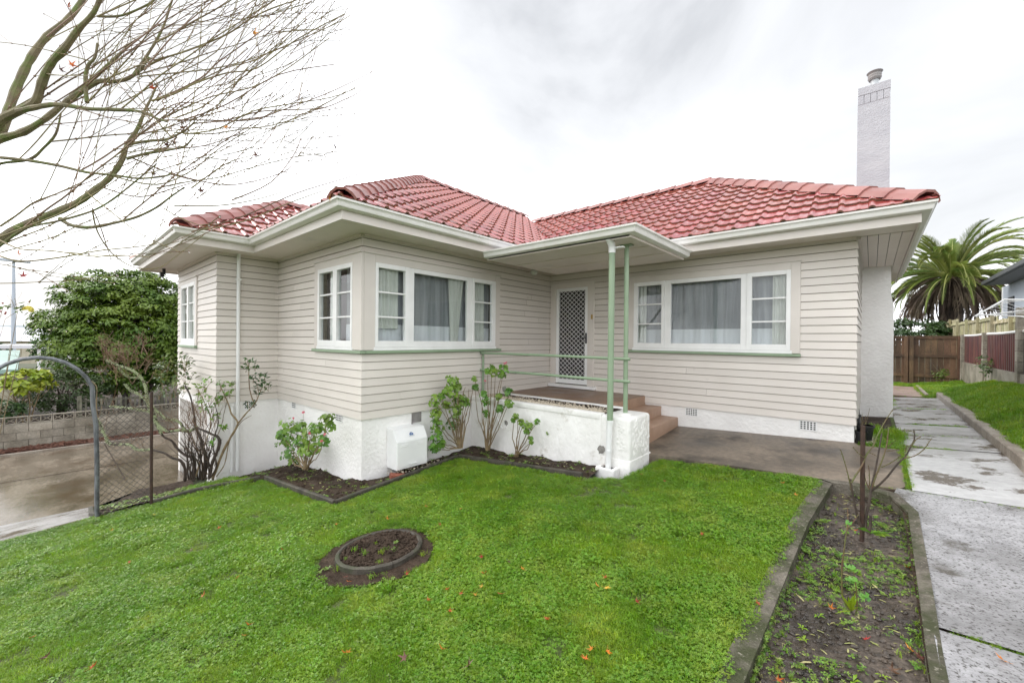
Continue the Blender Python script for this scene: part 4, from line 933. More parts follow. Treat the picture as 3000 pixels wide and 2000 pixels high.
def bush(root, center, rad, mt, nclump, nleaf, size, cr=.3, seed=0, flat=.6, name='crown', aspect=.45, shell=.55):
    rs = np.random.RandomState(seed); C = np.array(center); Rr = np.array(rad)
    d = rs.normal(size=(nclump, 3)); d /= np.linalg.norm(d, axis=1, keepdims=True); rad_ = rs.uniform(shell, 1, (nclump, 1))**.6
    cc = C+d*rad_*Rr; P = []; Nn = []
    for i in range(nclump):
        m = int(nleaf*rs.uniform(.6, 1.4)); q = rs.normal(size=(m, 3)); q /= np.linalg.norm(q, axis=1, keepdims=True); q[:, 2] = np.abs(q[:, 2])*.9-.25
        rc = cr*rs.uniform(.6, 1.35); pp = cc[i]+q*rc*np.array([1, 1, flat])*rs.uniform(.55, 1, (m, 1)); P.append(pp); Nn.append(q+d[i]*.4+np.array([0, 0, .7])+rs.normal(size=(m, 3))*.35)
    np.random.seed(seed+1); return leafcloud(name, np.vstack(P), np.vstack(Nn), size, mt, root, aspect=aspect)
def branches(b, p, d, L, r, depth, spread=.6, up=.12, n=5, kids=3, gn=5, mn=.004):
    pts = [Vector(p)]; dd = Vector(d).normalized(); rs = [r]
    for i in range(n):
        dd = (dd+Vector((rr(-1, 1), rr(-1, 1), rr(-1, 1)))*.16+Vector((0, 0, up))).normalized(); pts.append(pts[-1]+dd*L/n); rs.append(max(mn, r*(1-.55*(i+1)/n)))
    b.tube(pts, rs, gn)
    if depth > 0:
        for k in range(kids):
            t = rr(.45, 1); i = min(n, int(t*n)+0); q = Vector((rr(-1, 1), rr(-1, 1), rr(-.3, .8))).normalized()
            branches(b, pts[i], (dd+q*spread*1.6).normalized(), L*rr(.55, .8), max(mn, rs[i]*.6), depth-1, spread, up, n, kids, max(3, gn-1), mn)
# large evergreen
T1 = thing('evergreen_tree', (-20, 2.1, -1.1), 'broad dark evergreen tree behind the block wall left of the house', 'tree')
b = MB(); random.seed(3)
for i in range(4): branches(b, (-20+rr(-.3, .3), 2.0+rr(-.4, .4), -1.2), (rr(-.3, .3), rr(-.4, .4), 1), 2.6, .11, 2, .7, .1)
b.build('trunk', M['darkbark'], T1)
bush(T1, (-20, 2.2, 1.55), (1.9, 2.35, 2.2), M['treeleaf'], 800, 85, .13, .38, 11, shell=.3)
T2 = thing('evergreen_shrub', (-18.4, 0.6, -1.1), 'dark leafy shrub filling the gap below the big tree', 'shrub')
b = MB(); [branches(b, (-18.4, .6+rr(-.5, .5), -1.15), (rr(-.3, .3), rr(-.3, .3), 1), 1.0, .035, 1) for i in range(6)]; b.build('stem', M['darkbark'], T2)
bush(T2, (-18.4, .55, -.35), (.6, 1.1, .62), M['ivy'], 110, 40, .09, .22, 5)
T3 = thing('shrub', (-17.4, -.4, -1.1), 'loose yellow green large leaved shrub framed by the metal arch', 'shrub')
b = MB(); [branches(b, (-17.5, -.35+rr(-.2, .2), -1.1), (0, rr(-.3, .3), 1), .9, .02, 1, .5, n=4) for i in range(5)]; b.build('stem', M['stem'], T3)
bush(T3, (-17.5, -.22, .05), (.3, .42, .32), M['yelleaf'], 26, 18, .17, .16, 7, aspect=.6)
T4 = thing('shrub', (-17, -.9, -1.1), 'green leafy shrub at the left edge above the block wall', 'shrub')
b = MB(); [branches(b, (-17, -.8+rr(-.2, .2), -1.1), (0, rr(-.3, .3), 1), .5, .015, 1, .5, n=4) for i in range(4)]; b.build('stem', M['stem'], T4)
bush(T4, (-17, -.75, -.62), (.4, .45, .28), M['ivy'], 40, 26, .10, .16, 8)
T5 = thing('evergreen_tree', (-24, 8, -1.1), 'dark hedge of trees showing past the left corner of the house', 'tree')
b = MB(); branches(b, (-24, 7, -1.2), (0, 0, 1), 2.6, .14, 2); b.build('trunk', M['darkbark'], T5)
bush(T5, (-24, 7.0, 1.0), (1.6, 2.6, 1.9), M['ivy'], 200, 50, .15, .42, 12)
# cream shed with green roof
SH = thing('garden_shed', (-20.5, -2.0, -1.1), 'cream weatherboard shed with pale green iron roof at the far left', 'shed')
for i in range(11): box('board', M['shed'], SH, -19.0, -4.5, -1.15+i*.125, -18.975, -.52, -1.15+i*.125+.115)
box('wall', M['shed'], SH, -21, -4.5, -1.2, -19.005, -.54, .26)
MB().add([(-18.85, -4.6, .36), (-18.85, -.45, .36), (-21.2, -.45, .86), (-21.2, -4.6, .86), (-18.85, -4.6, .24), (-18.85, -.45, .24), (-21.2, -.45, .74), (-21.2, -4.6, .74)], [(0, 1, 2, 3), (0, 4, 5, 1), (1, 5, 6, 2), (7, 6, 5, 4)]).build('roof', M['greenroof'], SH)
CP = thing('carport', (-38, -.5, -1.3), 'distant white flat roofed carport on thin posts', 'carport')
MB().box(-42, -1.6, .60, -36.5, 1.2, .78).build('roof', M['paleroof'], CP)
for y in (-1.45, -.15, 1.05): box('post', M['white'], CP, -36.9, y, -2, -36.75, y+.14, .60)
PL_ = thing('light_pole', (-62.8, -1.77, -2), 'tall pale steel pole rising at the left edge', 'pole')
MB().tube([(-62.8, -1.77, -2), (-62.8, -1.77, 1.5), (-62.8, -1.77, 8.6)], [.2, .17, .10], 12).build('shaft', M['polem'], PL_, smooth=True)
MB().box(-63.2, -2.9, 8.5, -62.5, -.7, 8.7).build('lamp_head', M['polem'], PL_)
for i, (x, y, w, h, c) in enumerate(((-75, -3.5, 9, 2.3, 'paleroof'), (-85, 2, 8, 2.8, 'shed'), (-95, 8, 12, 3.2, 'bluehouse'))):
    hh = thing('distant_house', (x, y, -2), ['far low building with pale roof left of the pole', 'far cream house beside the pale pole', 'far blue grey house behind the evergreen tree'][i], 'house')
    MB().box(x-3, y-w/2, -2.2, x+3, y+w/2, h-1.6).build('wall', M['shed'], hh)
    MB().add([(x-3.4, y-w/2-.4, h-1.6), (x+3.4, y-w/2-.4, h-1.6), (x+3.4, y+w/2+.4, h-1.6), (x-3.4, y+w/2+.4, h-1.6), (x, y-w/2+1, h), (x, y+w/2-1, h)], [(0, 1, 4), (1, 2, 5, 4), (2, 3, 5), (3, 0, 4, 5)]).build('roof', M[c], hh)
for i, (x, y, r, h) in enumerate(((-52, -3.2, 1.6, 1.2), (-50, 1.4, 2.0, 1.6), (-56, 4.5, 2.6, 2.2), (-48, -5.5, 1.4, 1.0))):
    t = thing('distant_tree', (x, y, -2), ['small distant tree at the left edge of the view', 'distant tree behind the white carport', 'taller distant tree mostly behind the evergreen', 'distant bush left of the pale pole'][i], 'tree')
    b = MB(); branches(b, (x, y, -2.2), (0, 0, 1), 1.5, .12, 1); b.build('trunk', M['darkbark'], t)
    bush(t, (x, y, h-1.2), (r*.8, r, h*.7), M['ivy'], 60, 30, .3, .5, 30+i)

# ---------------------------------------------------------------- arch, mesh fence, edging
AR = thing('garden_arch', (-7.3, -.03, -.95), 'grey galvanised garden arch over the concrete path at the left', 'arch')
def hoop(x):
    pts = [(x, .468, -1.05), (x+.0, .466, -.2), (x, .455, .25), (x, .43, .47)]
    for i in range(11):
        a = math.radians(20+140*i/10); pts.append((x, -.03+.49*math.cos(a)*.98, .52+.575*math.sin(a)))
    pts += [(x, -.49, .47), (x, -.515, .25), (x, -.526, -.2), (x, -.53, -1.05)]
    return pts
h1, h2 = hoop(-7.27), hoop(-7.36)
MB().tube(h1, .021, 8).build('hoop', M['galv'], AR, smooth=True); MB().tube(h2, .021, 8).build('hoop', M['galv'], AR, smooth=True)
b = MB()
for i in range(len(h1)-1):
    a, c = Vector(h1[i]), Vector(h1[i+1]); a2, c2 = Vector(h2[i]), Vector(h2[i+1]); n = max(1, int((c-a).length/.045))
    for k in range(n):
        t = k/n; t2 = (k+1)/n; b.tube([a.lerp(c, t), a2.lerp(c2, t2)], .005, 4, cap=False); b.tube([a2.lerp(c2, t), a.lerp(c, t2)], .005, 4, cap=False)
b.build('lattice', M['galv'], AR)
RP = thing('iron_post', (-7.2, .97, -.9), 'rusty dark iron post at the inner end of the wire mesh', 'post')
MB().tube([(-7.2, .972, -1.0), (-7.2, .968, .62)], .017, 8).build('shaft', M['rust'], RP)
MF = thing('wire_mesh_fence', (-7.25, .7, -.9), 'sagging diamond wire mesh between the arch and the rusty post', 'fence')
b = MB(); diamond(b, 'E', -7.24, .47, .965, -.90, .50, .066, .075, .0028, .0); b.build('mesh', M['wire'], MF)
b = MB(); b.tube([(-7.26, .47, .54), (-7.24, .7, .555), (-7.2, .968, .57)], .003, 4); b.tube([(-7.26, .47, -.1), (-7.24, .7, -.11), (-7.2, .968, -.1)], .0022, 4); b.build('top_wire', M['wire'], MF)
def edging(pts, label, w=.055, h=.06, drop=.12, m='kerbdark'):
    root = thing('garden_edging', (*pts[0], gz(*pts[0])), label, 'edging', 'dark concrete edging strips round the house beds')
    for i in range(len(pts)-1):
        a, c = Vector(pts[i]), Vector(pts[i+1]); L = (c-a).length; n = max(1, round(L/.9)); d = (c-a)/L; s = Vector((-d.y, d.x))*w/2
        for k in range(n):
            p, q = a+d*(L*k/n+.004), a+d*(L*(k+1)/n-.004); b = MB(); m_ = 5
            for j in range(m_+1):
                r = p.lerp(q, j/m_); z = gz(r.x, r.y)+.004*fbm(r.x, r.y, 5)
                b.v += [(r.x-s.x, r.y-s.y, z-drop), (r.x-s.x, r.y-s.y, z+h-.01), (r.x-s.x*.6, r.y-s.y*.6, z+h), (r.x+s.x*.6, r.y+s.y*.6, z+h), (r.x+s.x, r.y+s.y, z+h-.01), (r.x+s.x, r.y+s.y, z-drop)]
            for j in range(m_):
                for t in range(5): e = j*6+t; b.f.append((e, e+1, e+7, e+6)); b.m.append(0)
            b.f += [(5, 4, 3, 2, 1, 0), tuple(m_*6+t for t in range(6))]; b.m += [0, 0]
            b.build('edging_strip', M[m], root)
edging([(-6.90, 2.25), (-4.80, 2.31), (-4.945, 4.36)], 'low dark edging round the bed below the bay corner')
edging([(-4.93, 4.39), (-2.72, 4.48)], 'low dark edging along the bed in front of the white planter')
edging([(-7.28, .48), (-7.62, .44), (-9.2, .52)], 'dark edging between the left bed and the concrete path')
edging([(-7.22, .98), (-7.24, 1.5), (-6.98, 2.2)], 'thin dark edging along the lawn beside the old shrub')
# ring bed
RC = (-3.27, 1.985)
sheet('bare_soil', [(RC[0]+.50*(1+.1*fbm(i, 1, .9))*math.cos(2*math.pi*i/40)+.03, RC[1]+.50*(1+.1*fbm(i, 5, .9))*math.sin(2*math.pi*i/40)-.03) for i in range(40)], lambda x, y: gz(x, y)+.006+.010*fbm(x, y, 8), M['soil'], step=.05)
RG = thing('tree_ring', (RC[0], RC[1], gz(*RC)), 'circular concrete garden ring filled with dark soil in the lawn', 'garden ring')
for s0, s1 in ((-2.0, .15), (.165, 2.1), (2.115, 4.27)):
    b = MB(); n = 22; R0, R1 = .368, .328
    for i in range(n+1):
        a = s0-.42+(s1-s0)*i/n; c, s = math.cos(a), math.sin(a); z = gz(*RC)+.075*(c)*.37+.053*s*.37
        k = 1+.003*fbm(a*2, 2, 2); t = .046+.004*fbm(a*6, 1, 1)-.008*math.sin(a)
        b.v += [(RC[0]+R0*k*c, RC[1]+R0*k*s, z-.06), (RC[0]+R0*k*c, RC[1]+R0*k*s, z+t-.008), (RC[0]+(R0-.01)*k*c, RC[1]+(R0-.01)*k*s, z+t), (RC[0]+(R1+.01)*k*c, RC[1]+(R1+.01)*k*s, z+t), (RC[0]+R1*k*c, RC[1]+R1*k*s, z+t-.01), (RC[0]+R1*k*c, RC[1]+R1*k*s, z-.06)]
    for i in range(n):
        for j in range(5): e = i*6+j; b.f.append((e, e+6, e+7, e+1)); b.m.append(0)
    b.f += [tuple(range(6)), tuple(n*6+5-j for j in range(6))]; b.m += [0, 0]
    b.build('ring_segment', M['kerbdark'], RG, smooth=True)
sheet('ring_soil', [(RC[0]+.33*math.cos(2*math.pi*i/30), RC[1]+.33*math.sin(2*math.pi*i/30)) for i in range(30)], lambda x, y: gz(x, y)+.028+.022*fbm(x, y, 10)+.018*fbm(x, y, 25), M['soil'], step=.025, kind='stuff', parent=RG)
BR = thing('brick', (-4.96, 3.28, -.6), 'loose red brick on the soil at the foot of the meter box', 'brick')
o = MB().box(-.11, -.05, -.035, .11, .05, .035).build('brick_body', M['brick'], None, bevel=.006); o.parent = BR; o.location = (0, .0, .03); o.rotation_euler = (.1, .2, 1.25)

# ================================================================== right side
GF = thing('brown_fence', (1, 18.8, .05), 'brown stained paling fence and gate closing the side yard', 'fence')
pal = None; i = 0; x = -.4
def gzr(x): return .02+.13*max(0, x-.9)
while x < 2.05:
    w = rr(.135, .15); z0 = gzr(x)+rr(.0, .05)
    box('paling', M['brownwood'], GF, x, 18.80, z0, x+w-.006, 18.82+rr(0, .008), 1.555+rr(-.01, .01)); x += w
for z in (.22, .86, 1.46): box('rail', M['brownwood'], GF, -.4, 18.765, z+.05, 2.08, 18.797, z+.14)
for x in (-.35, .80, .93, 2.02): box('post', M['brownwood'], GF, x, 18.70, 0, x+.1, 18.764, 1.585)
box('capping', M['brownwood'], GF, -.4, 18.75, 1.563, 2.10, 18.84, 1.60)
CF = thing('concrete_post_fence', (2.1, 12, .2), 'concrete post and base fence with dark red ribbed panels on the right', 'fence')
ys = [18.6, 15.35, 12.15, 8.9, 5.7]
for k, y in enumerate(ys):
    for j in range(int((2.12 if k == 2 else 1.66)/.2)+0):
        z = .0+j*.205; box('post_block', M['block'], CF, 2.06, y-.09, z, 2.22, y+.09, z+.197)
for k in range(4):
    y1, y0 = ys[k]-.09, ys[k+1]+.09
    box('base_beam', M['block'], CF, 2.09, y0, -.1, 2.20, y1, .80, label=None)
    n = int((y1-y0)/.155); 
    for i in range(n):
        ya = y0+(y1-y0)*i/n; w = (y1-y0)/n
        m = M['redpanel'] if k < 2 else M['darkpanel']
        MB().add([(2.175, ya, .79), (2.12, ya+w*.22, .79), (2.12, ya+w*.5, .79), (2.175, ya+w*.72, .79), (2.175, ya+w, .79), (2.175, ya, 1.575), (2.12, ya+w*.22, 1.575), (2.12, ya+w*.5, 1.575), (2.175, ya+w*.72, 1.575), (2.175, ya+w, 1.575),
                  (2.185, ya, .79), (2.185, ya+w, .79), (2.185, ya, 1.575), (2.185, ya+w, 1.575)],
                 [(0, 5, 6, 1), (1, 6, 7, 2), (2, 7, 8, 3), (3, 8, 9, 4), (10, 11, 13, 12), (5, 12, 13, 9, 8, 7, 6)]).build('panel_rib', m, CF)
    b = MB(); b.tube([(2.14, y0-.02, 1.60), (2.14, (y0+y1)/2, 1.585), (2.14, y1+.02, 1.60)], .03, 8); b.build('top_rail', M['white'], CF)
NF = thing('paling_fence', (3, 28, 1), 'tall pale lichened paling fence of the next property seen over the brown gate', 'fence')
y = 12.5; i = 0
def ftop(y): return 2.13+.012*(y-16)+(.12 if y > 20 else 0)+(.15 if y > 28 else 0)-(.006*(y-30) if y > 30 else 0)
pp = None
while y < 42:
    w = .155
    o = MB().box(3.0, -w/2+.004, -1.9, 3.02, w/2-.004, 0).build('paling', M['palewood'], NF) if pp is None else clone(pp)
    pp = pp or o; o.location = Vector((rr(-.004, .004), y, ftop(y)-.05+rr(-.015, .015)))-NF.location; y += w
y = 13.0
while y < 42:
    box('post', M['palewood'], NF, 2.88, y, .2, 2.965, y+.09, ftop(y)+.0)
    box('rail', M['palewood'], NF, 2.945, y+.09, ftop(y)-.16, 2.995, min(42, y+2.4), ftop(y)-.07); y += 2.4
BH_ = thing('neighbour_house', (6, 24, 0), 'blue grey neighbouring house with deep dark eave at the right edge', 'house')
HX = 3.9; e0 = at(2884, 827, x=HX); e1 = at(3000, 759, x=HX); ey = e0.y
b = MB(); EZ2 = e0.z
b.add([(HX, ey, EZ2), (HX, 8, EZ2), (9, 8, EZ2+1.2), (9, ey, EZ2+1.2), (HX, ey, EZ2-.14), (HX, 8, EZ2-.14), (9, 8, EZ2+1.06), (9, ey, EZ2+1.06)], [(0, 1, 2, 3), (0, 4, 5, 1), (3, 7, 4, 0), (1, 5, 6, 2)]); b.build('roof', M['greyroof'], BH_)
box('eave_lining', M['eavegrey'], BH_, HX+.02, 8.1, EZ2-.155, 6.2, ey-.02, EZ2-.141)
box('gutter', M['greyroof'], BH_, HX-.1, 8, EZ2-.13, HX, ey, EZ2+.02)
WX = HX+.75; wy = at(2937, 900, x=WX).y; w1 = at(2956, 900, x=WX).y; w2 = at(2972, 900, x=WX).y
box('wall', M['bluehouse'], BH_, WX, 8.2, -.5, 8.9, wy, EZ2-.16)
W2 = box('window', M['greyroof'], BH_, WX-.04, w2, 2.2, WX-.001, w1, 3.45); box('pane', M['glass'], W2, WX-.052, w2+.05, 2.25, WX-.042, w1-.05, 3.4)
box('corner_board', M['white'], BH_, WX-.03, wy-.1, -.5, WX+.05, wy+.02, EZ2-.16)
# clothes line
CL = thing('clothes_line', (2.2, 10, .5), 'white folding clothes line frame over the side fence at the right edge', 'clothes line')
P4 = lambda u, v, y=10.0: at(u, v, y=y)
b = MB(); a, c, d, e = P4(2856, 926), P4(2943, 877), P4(3010, 878, 9.7), P4(3060, 905, 9.3)
MB().tube([a, c], .012, 8).build('arm', M['metalwhite'], CL); MB().tube([c, d, e], .012, 8).build('arm', M['metalwhite'], CL)
MB().tube([a+Vector((0, 0, -.0)), P4(2985, 911, 9.6), P4(3080, 905, 9.0)], .010, 8).build('arm', M['metalwhite'], CL)
MB().tube([P4(2870, 921), P4(2995, 927, 9.3), P4(3090, 950, 9.0)], .010, 8).build('arm', M['metalwhite'], CL)
b = MB()
for t in (.15, .3, .45, .6, .75, .9):
    q = a.lerp(c, t); r = P4(2870, 921).lerp(P4(2995, 927, 9.3), t+.1); b.tube([q, (q+r)/2+Vector((.1, -.1, -.015)), r+Vector((.25, -.4, 0))], .0022, 4)
    b.tube([q, c.lerp(d, t)+Vector((.0, 0, -.02*t))], .002, 3)
b.build('line_wire', M['metalwhite'], CL)
MB().tube([(2.35, 9.3, .3), (2.35, 9.3, 1.95)], .025, 8).build('mast', M['metalwhite'], CL); MB().tube([(2.35, 9.3, 1.93), d], .012, 6).build('arm', M['metalwhite'], CL)

# palm
random.seed(17)
PY = 33.0; pc = at(2560+1110/4.9, 680+640/4.9, y=PY)
PA = thing('palm_tree', (pc.x, PY, -.3), 'big date palm with arching green fronds and brown skirt behind the fences', 'palm tree')
b = MB(); b.tube([(pc.x, PY, -.5), (pc.x, PY, 2), (pc.x, PY, pc.z-.2)], [.5, .45, .5], 12); b.build('trunk', M['darkbark'], PA)
def frond(az, el, L, droop, m, dry=False, lw=.54):
    """arching rachis with many folded leaflets"""
    pts = []; n = 16; h = Vector((math.cos(az), math.sin(az), 0)); p = Vector((pc.x, PY, pc.z))+h*.25+Vector((0, 0, rr(-.2, .2))); e = el
    for i in range(n+1): pts.append(p.copy()); p = p+(h*math.cos(e)+Vector((0, 0, math.sin(e))))*L/n; e -= droop/n*(.5+1.1*i/n)
    b = MB(); b.tube(pts, [.035*(1-.8*i/n)+.006 for i in range(n+1)], 4, mi=1, cap=False); side = h.cross(Vector((0, 0, 1)))
    K = 58
    for k in range(K):
        t = .10+.9*k/K; i = min(n-1, int(t*n)); q = pts[i].lerp(pts[i+1], t*n-i); d = (pts[i+1]-pts[i]).normalized(); ln = lw*1.05*max(.12, math.sin(math.pi*min(1, t*.86+.14)))**.8*rr(.8, 1.15)
        upv = side.cross(d).normalized()
        for sg in (-1, 1):
            if dry and rnd() < .25: continue
            dr = (d*1.15+side*sg*.62+upv*rr(.15, .5)).normalized(); tip = q+dr*ln+Vector((0, 0, -.10*ln-(.35*ln if dry else 0))); w = (d*.6+upv*.5)*.034
            mid = q+dr*ln*.5; b.add([q-w, q+w, mid+w*1.2, tip, mid-w*1.2], [(0, 1, 2, 4), (4, 2, 3)])
    return b.build('frond', [m, M['palmrib'] if not dry else M['palmdry']], PA)
F0 = math.atan2(cR.y, cR.x)
for i in range(72):
    az = 2*math.pi*i/72*1.618*3+rr(-.1, .1); tier = i % 3
    frond(az, (1.25, .85, .35)[tier]+rr(-.12, .12), rr(3.2, 3.9), (1.35, 1.7, 1.5)[tier]+rr(-.2, .2), M['palmleaf'])
for i in range(30): frond(2*math.pi*i/30+rr(-.1, .1), rr(-.2, .15), rr(2.9, 3.4), rr(1.3, 1.7), M['palmleaf'], lw=.36)
for i in range(110): frond(2*math.pi*i/110+rr(-.1, .1), rr(-1.1, -.2), rr(2.4, 4.0), rr(.8, 1.4), M['palmdry'], dry=True, lw=.40)
frond(F0+.15, .55, 4.3, 1.15, M['palmleaf']); frond(F0-.2, .75, 4.2, 1.35, M['palmleaf']); frond(F0+.3, .35, 4.0, 1.0, M['palmleaf'])
V1 = thing('shrub', (1.5, 30, 0), 'green shrub below the palm behind the brown gate', 'shrub')
b = MB(); branches(b, (1.5, 30, -.2), (0, 0, 1), 1.4, .05, 1); b.build('stem', M['darkbark'], V1); bush(V1, (1.5, 30, 1.6), (1.9, .8, 1.0), M['ivy'], 160, 50, .15, .34, 21)
V2 = thing('weed_plant', (1.7, 18.2, .1), 'small weedy seedling growing against the brown gate', 'plant')
b = MB(); branches(b, (1.62, 18.3, .1), (0, 0, 1), .45, .008, 1, kids=4); b.build('stem', M['gstem'], V2); bush(V2, (1.62, 18.3, .42), (.16, .12, .2), M['weed'], 16, 10, .07, .08, 22)
V3 = thing('weed_plant', (1.98, 14.4, .5), 'rusty green weed growing in front of the red fence panel', 'plant')
b = MB(); branches(b, (1.98, 14.4, .4), (0, 0, 1), .5, .008, 1, kids=4); b.build('stem', M['gstem'], V3); bush(V3, (1.98, 14.4, .85), (.12, .16, .26), M['roseleaf'], 20, 10, .07, .08, 23)
# plant pots by the wall corner
for i, (x, y, r, h, z, lab) in enumerate(((-.06, 7.62, .10, .20, -.0, 'black plastic pot with a dead twig beside the wall corner'), (-.10, 7.50, .07, .14, -.01, 'smaller dark pot in front of the black twig pot'))):
    P_ = thing('plant_pot', (x, y, z), lab, 'plant pot')
    MB().tube([(x, y, z), (x, y, z+h*.85), (x, y, z+h*.86), (x, y, z+h), (x, y, z+h), (x, y, z+h*.9)], [r*.75, r*.95, r*1.08, r*1.1, r*.95, r*.93], 16).build('pot', M['pot'], P_, smooth=True)
    b = MB(); [b.tube([(x, y, z+h*.8), (x+rr(-.05, .05), y+rr(-.05, .05), z+h+rr(.1, .25))], .003, 4) for q in range(4)]; b.build('twig', M['stem'], P_)
P_ = thing('plant_pot', (-.08, 7.70, .2), 'dark bottle like pot standing on the black pot', 'plant pot'); MB().tube([(-.115, 7.60, .19), (-.115, 7.60, .27), (-.115, 7.6, .30), (-.115, 7.6, .34)], [.035, .035, .015, .018], 10).build('pot', M['pot'], P_, smooth=True)
# ================================================================== bare maple at the upper left
random.seed(42)
TRX = thing('bare_tree', (-7.9, -2.1, -1.0), 'leafless tree whose long thin twigs reach over the upper left of the view', 'tree')
def Z1(a, b_, d): return at(a/1.96, b_/1.96, d=d)
LIMBS = [
 ([(-260, 1150), (-120, 900), (0, 770), (60, 600), (110, 470), (180, 330), (270, 210), (400, 100), (480, -10), (560, -160)], 4.2, .050, .020, 4.6),
 ([(-120, 860), (0, 700), (100, 640), (200, 590), (240, 480), (290, 370), (370, 280), (450, 170), (540, 70), (600, -80)], 4.0, .045, .016, 3.7),
 ([(-260, 1000), (-120, 880), (0, 800), (130, 760), (250, 690), (350, 610), (430, 540), (560, 430), (700, 300), (770, 240)], 4.1, .042, .010, 4.4),
 ([(100, 640), (200, 618), (330, 600), (500, 625), (650, 630), (800, 640), (900, 680), (960, 700)], 3.9, .024, .008, 3.6),
 ([(-300, 1500), (-150, 1430), (0, 1370), (150, 1290), (330, 1215), (450, 1160), (560, 1080), (640, 1010), (700, 920), (730, 830), (790, 740), (830, 640), (870, 560), (905, 480)], 3.7, .045, .007, 3.9),
 ([(730, 830), (850, 810), (960, 800), (1060, 750), (1120, 700)], 3.75, .014, .007, 3.8),
 ([(730, 910), (850, 880), (980, 860), (1060, 840), (1100, 800)], 3.7, .014, .006, 3.6),
 ([(-60, 900), (0, 905), (150, 920), (330, 950), (500, 990), (650, 1005), (800, 1025), (950, 1010), (980, 995)], 3.5, .017, .006, 3.6),
 ([(345, 1255), (400, 1290), (480, 1305), (560, 1300), (700, 1270), (800, 1240), (900, 1190), (980, 1130), (1060, 1075)], 3.5, .016, .006, 3.4),
 ([(-60, 985), (0, 940), (170, 915), (250, 850), (320, 770), (350, 650)], 4.3, .018, .008, 4.4),
 ([(-100, 1500), (0, 1410), (150, 1310), (330, 1270), (520, 1215), (640, 1150), (780, 1040), (900, 940)], 3.3, .012, .005, 3.3),
 ([(0, 1300), (90, 1240), (200, 1160), (330, 1110), (480, 1040), (600, 960)], 4.4, .010, .005, 4.6),
 ([(500, 590), (490, 470), (505, 380), (545, 330), (560, 250)], 3.8, .018, .009, 3.8),
 ([(0, 1470), (120, 1500), (330, 1480), (560, 1440), (760, 1420), (900, 1400)], 3.0, .007, .003, 2.9),
 ([(0, 1380), (120, 1430), (300, 1440), (520, 1470), (700, 1470), (860, 1475)], 2.9, .006, .003, 2.7),
 ([(760, 440), (870, 280), (940, 150), (990, 0), (1030, -60)], 4.0, .013, .007, 4.1),
 ([(390, 580), (560, 470), (650, 470), (760, 440), (860, 330)], 3.95, .022, .010, 4.0),
 ([(870, 580), (1000, 540), (1120, 480), (1300, 420), (1480, 390), (1700, 230), (1980, 80)], 3.7, .009, .004, 3.9),
 ([(560, 95), (700, 90), (860, 20), (960, -60)], 4.0, .012, .006, 4.0),
 ([(760, 440), (900, 350), (1080, 290), (1300, 200), (1420, 120), (1560, 50), (1740, -10)], 4.0, .010, .005, 4.1),
]
lm = MB(); nodes = []
def cat(pts, k=4):
    out = []; P = [pts[0]]+list(pts)+[pts[-1]]
    for i in range(1, len(P)-2):
        for j in range(k):
            t = j/k; a, b_, c, d = P[i-1], P[i], P[i+1], P[i+2]
            out.append(.5*((2*b_)+(c-a)*t+(2*a-5*b_+4*c-d)*t*t+(3*b_-a-3*c+d)*t**3))
    out.append(pts[-1]); return out
LB = []
for pts, d0, r0, r1, d1 in LIMBS:
    n = len(pts); P = [Z1(a, b_, d0+(d1-d0)*i/(n-1)) for i, (a, b_) in enumerate(pts)]; Q = cat(P, 4); m = len(Q)
    rs = [(r0+(r1-r0)*i/(m-1))*(1+.12*rr(-1, 1)) for i in range(m)]
    MB().tube(Q, rs, 8 if r0 > .02 else 6).build('limb', M['bark'] if r0 > .011 else M['twig'], TRX, smooth=True)
    for i in range(m):
        t = i/(m-1); u = pts[min(n-1, int(t*(n-1)))]; nodes.append((Q[i], rs[i], d0+(d1-d0)*t, (Q[min(m-1, i+1)]-Q[max(0, i-1)]).normalized()))
b = MB(); b.tube([Vector((-7.9, -2.1, -1.3)), Vector((-7.85, -2.05, 0)), Z1(-260, 1500, 4.0), Z1(-260, 1150, 4.2)], [.17, .14, .11, .07], 12); b.tube([Vector((-7.87, -2.07, -.3)), Z1(-420, 1600, 3.9), Z1(-300, 1500, 3.7)], [.12, .07, .05], 10)
b.tube([Z1(-260, 1500, 4.0), Z1(-230, 1200, 4.1), Z1(-260, 1000, 4.1)], [.09, .06, .045], 8); b.tube([Z1(-240, 1150, 4.15), Z1(-120, 860, 4.0)], [.06, .045], 8)
b.build('trunk', M['bark'], TRX, smooth=True)
def pix(p):
    v = p-EYE; d = v.dot(cF); return 1500+CAMF*v.dot(cR)/d, 1000-CAMF*v.dot(cU)/d, d
def umax(v):
    T = [(-200, 1050), (0, 1080), (150, 1120), (260, 1060), (430, 1055), (505, 1075), (560, 850), (650, 760), (780, 560), (850, 380)]
    for i in range(len(T)-1):
        if T[i][0] <= v <= T[i+1][0]: return T[i][1]+(T[i+1][1]-T[i][1])*(v-T[i][0])/(T[i+1][0]-T[i][0])
    return 380
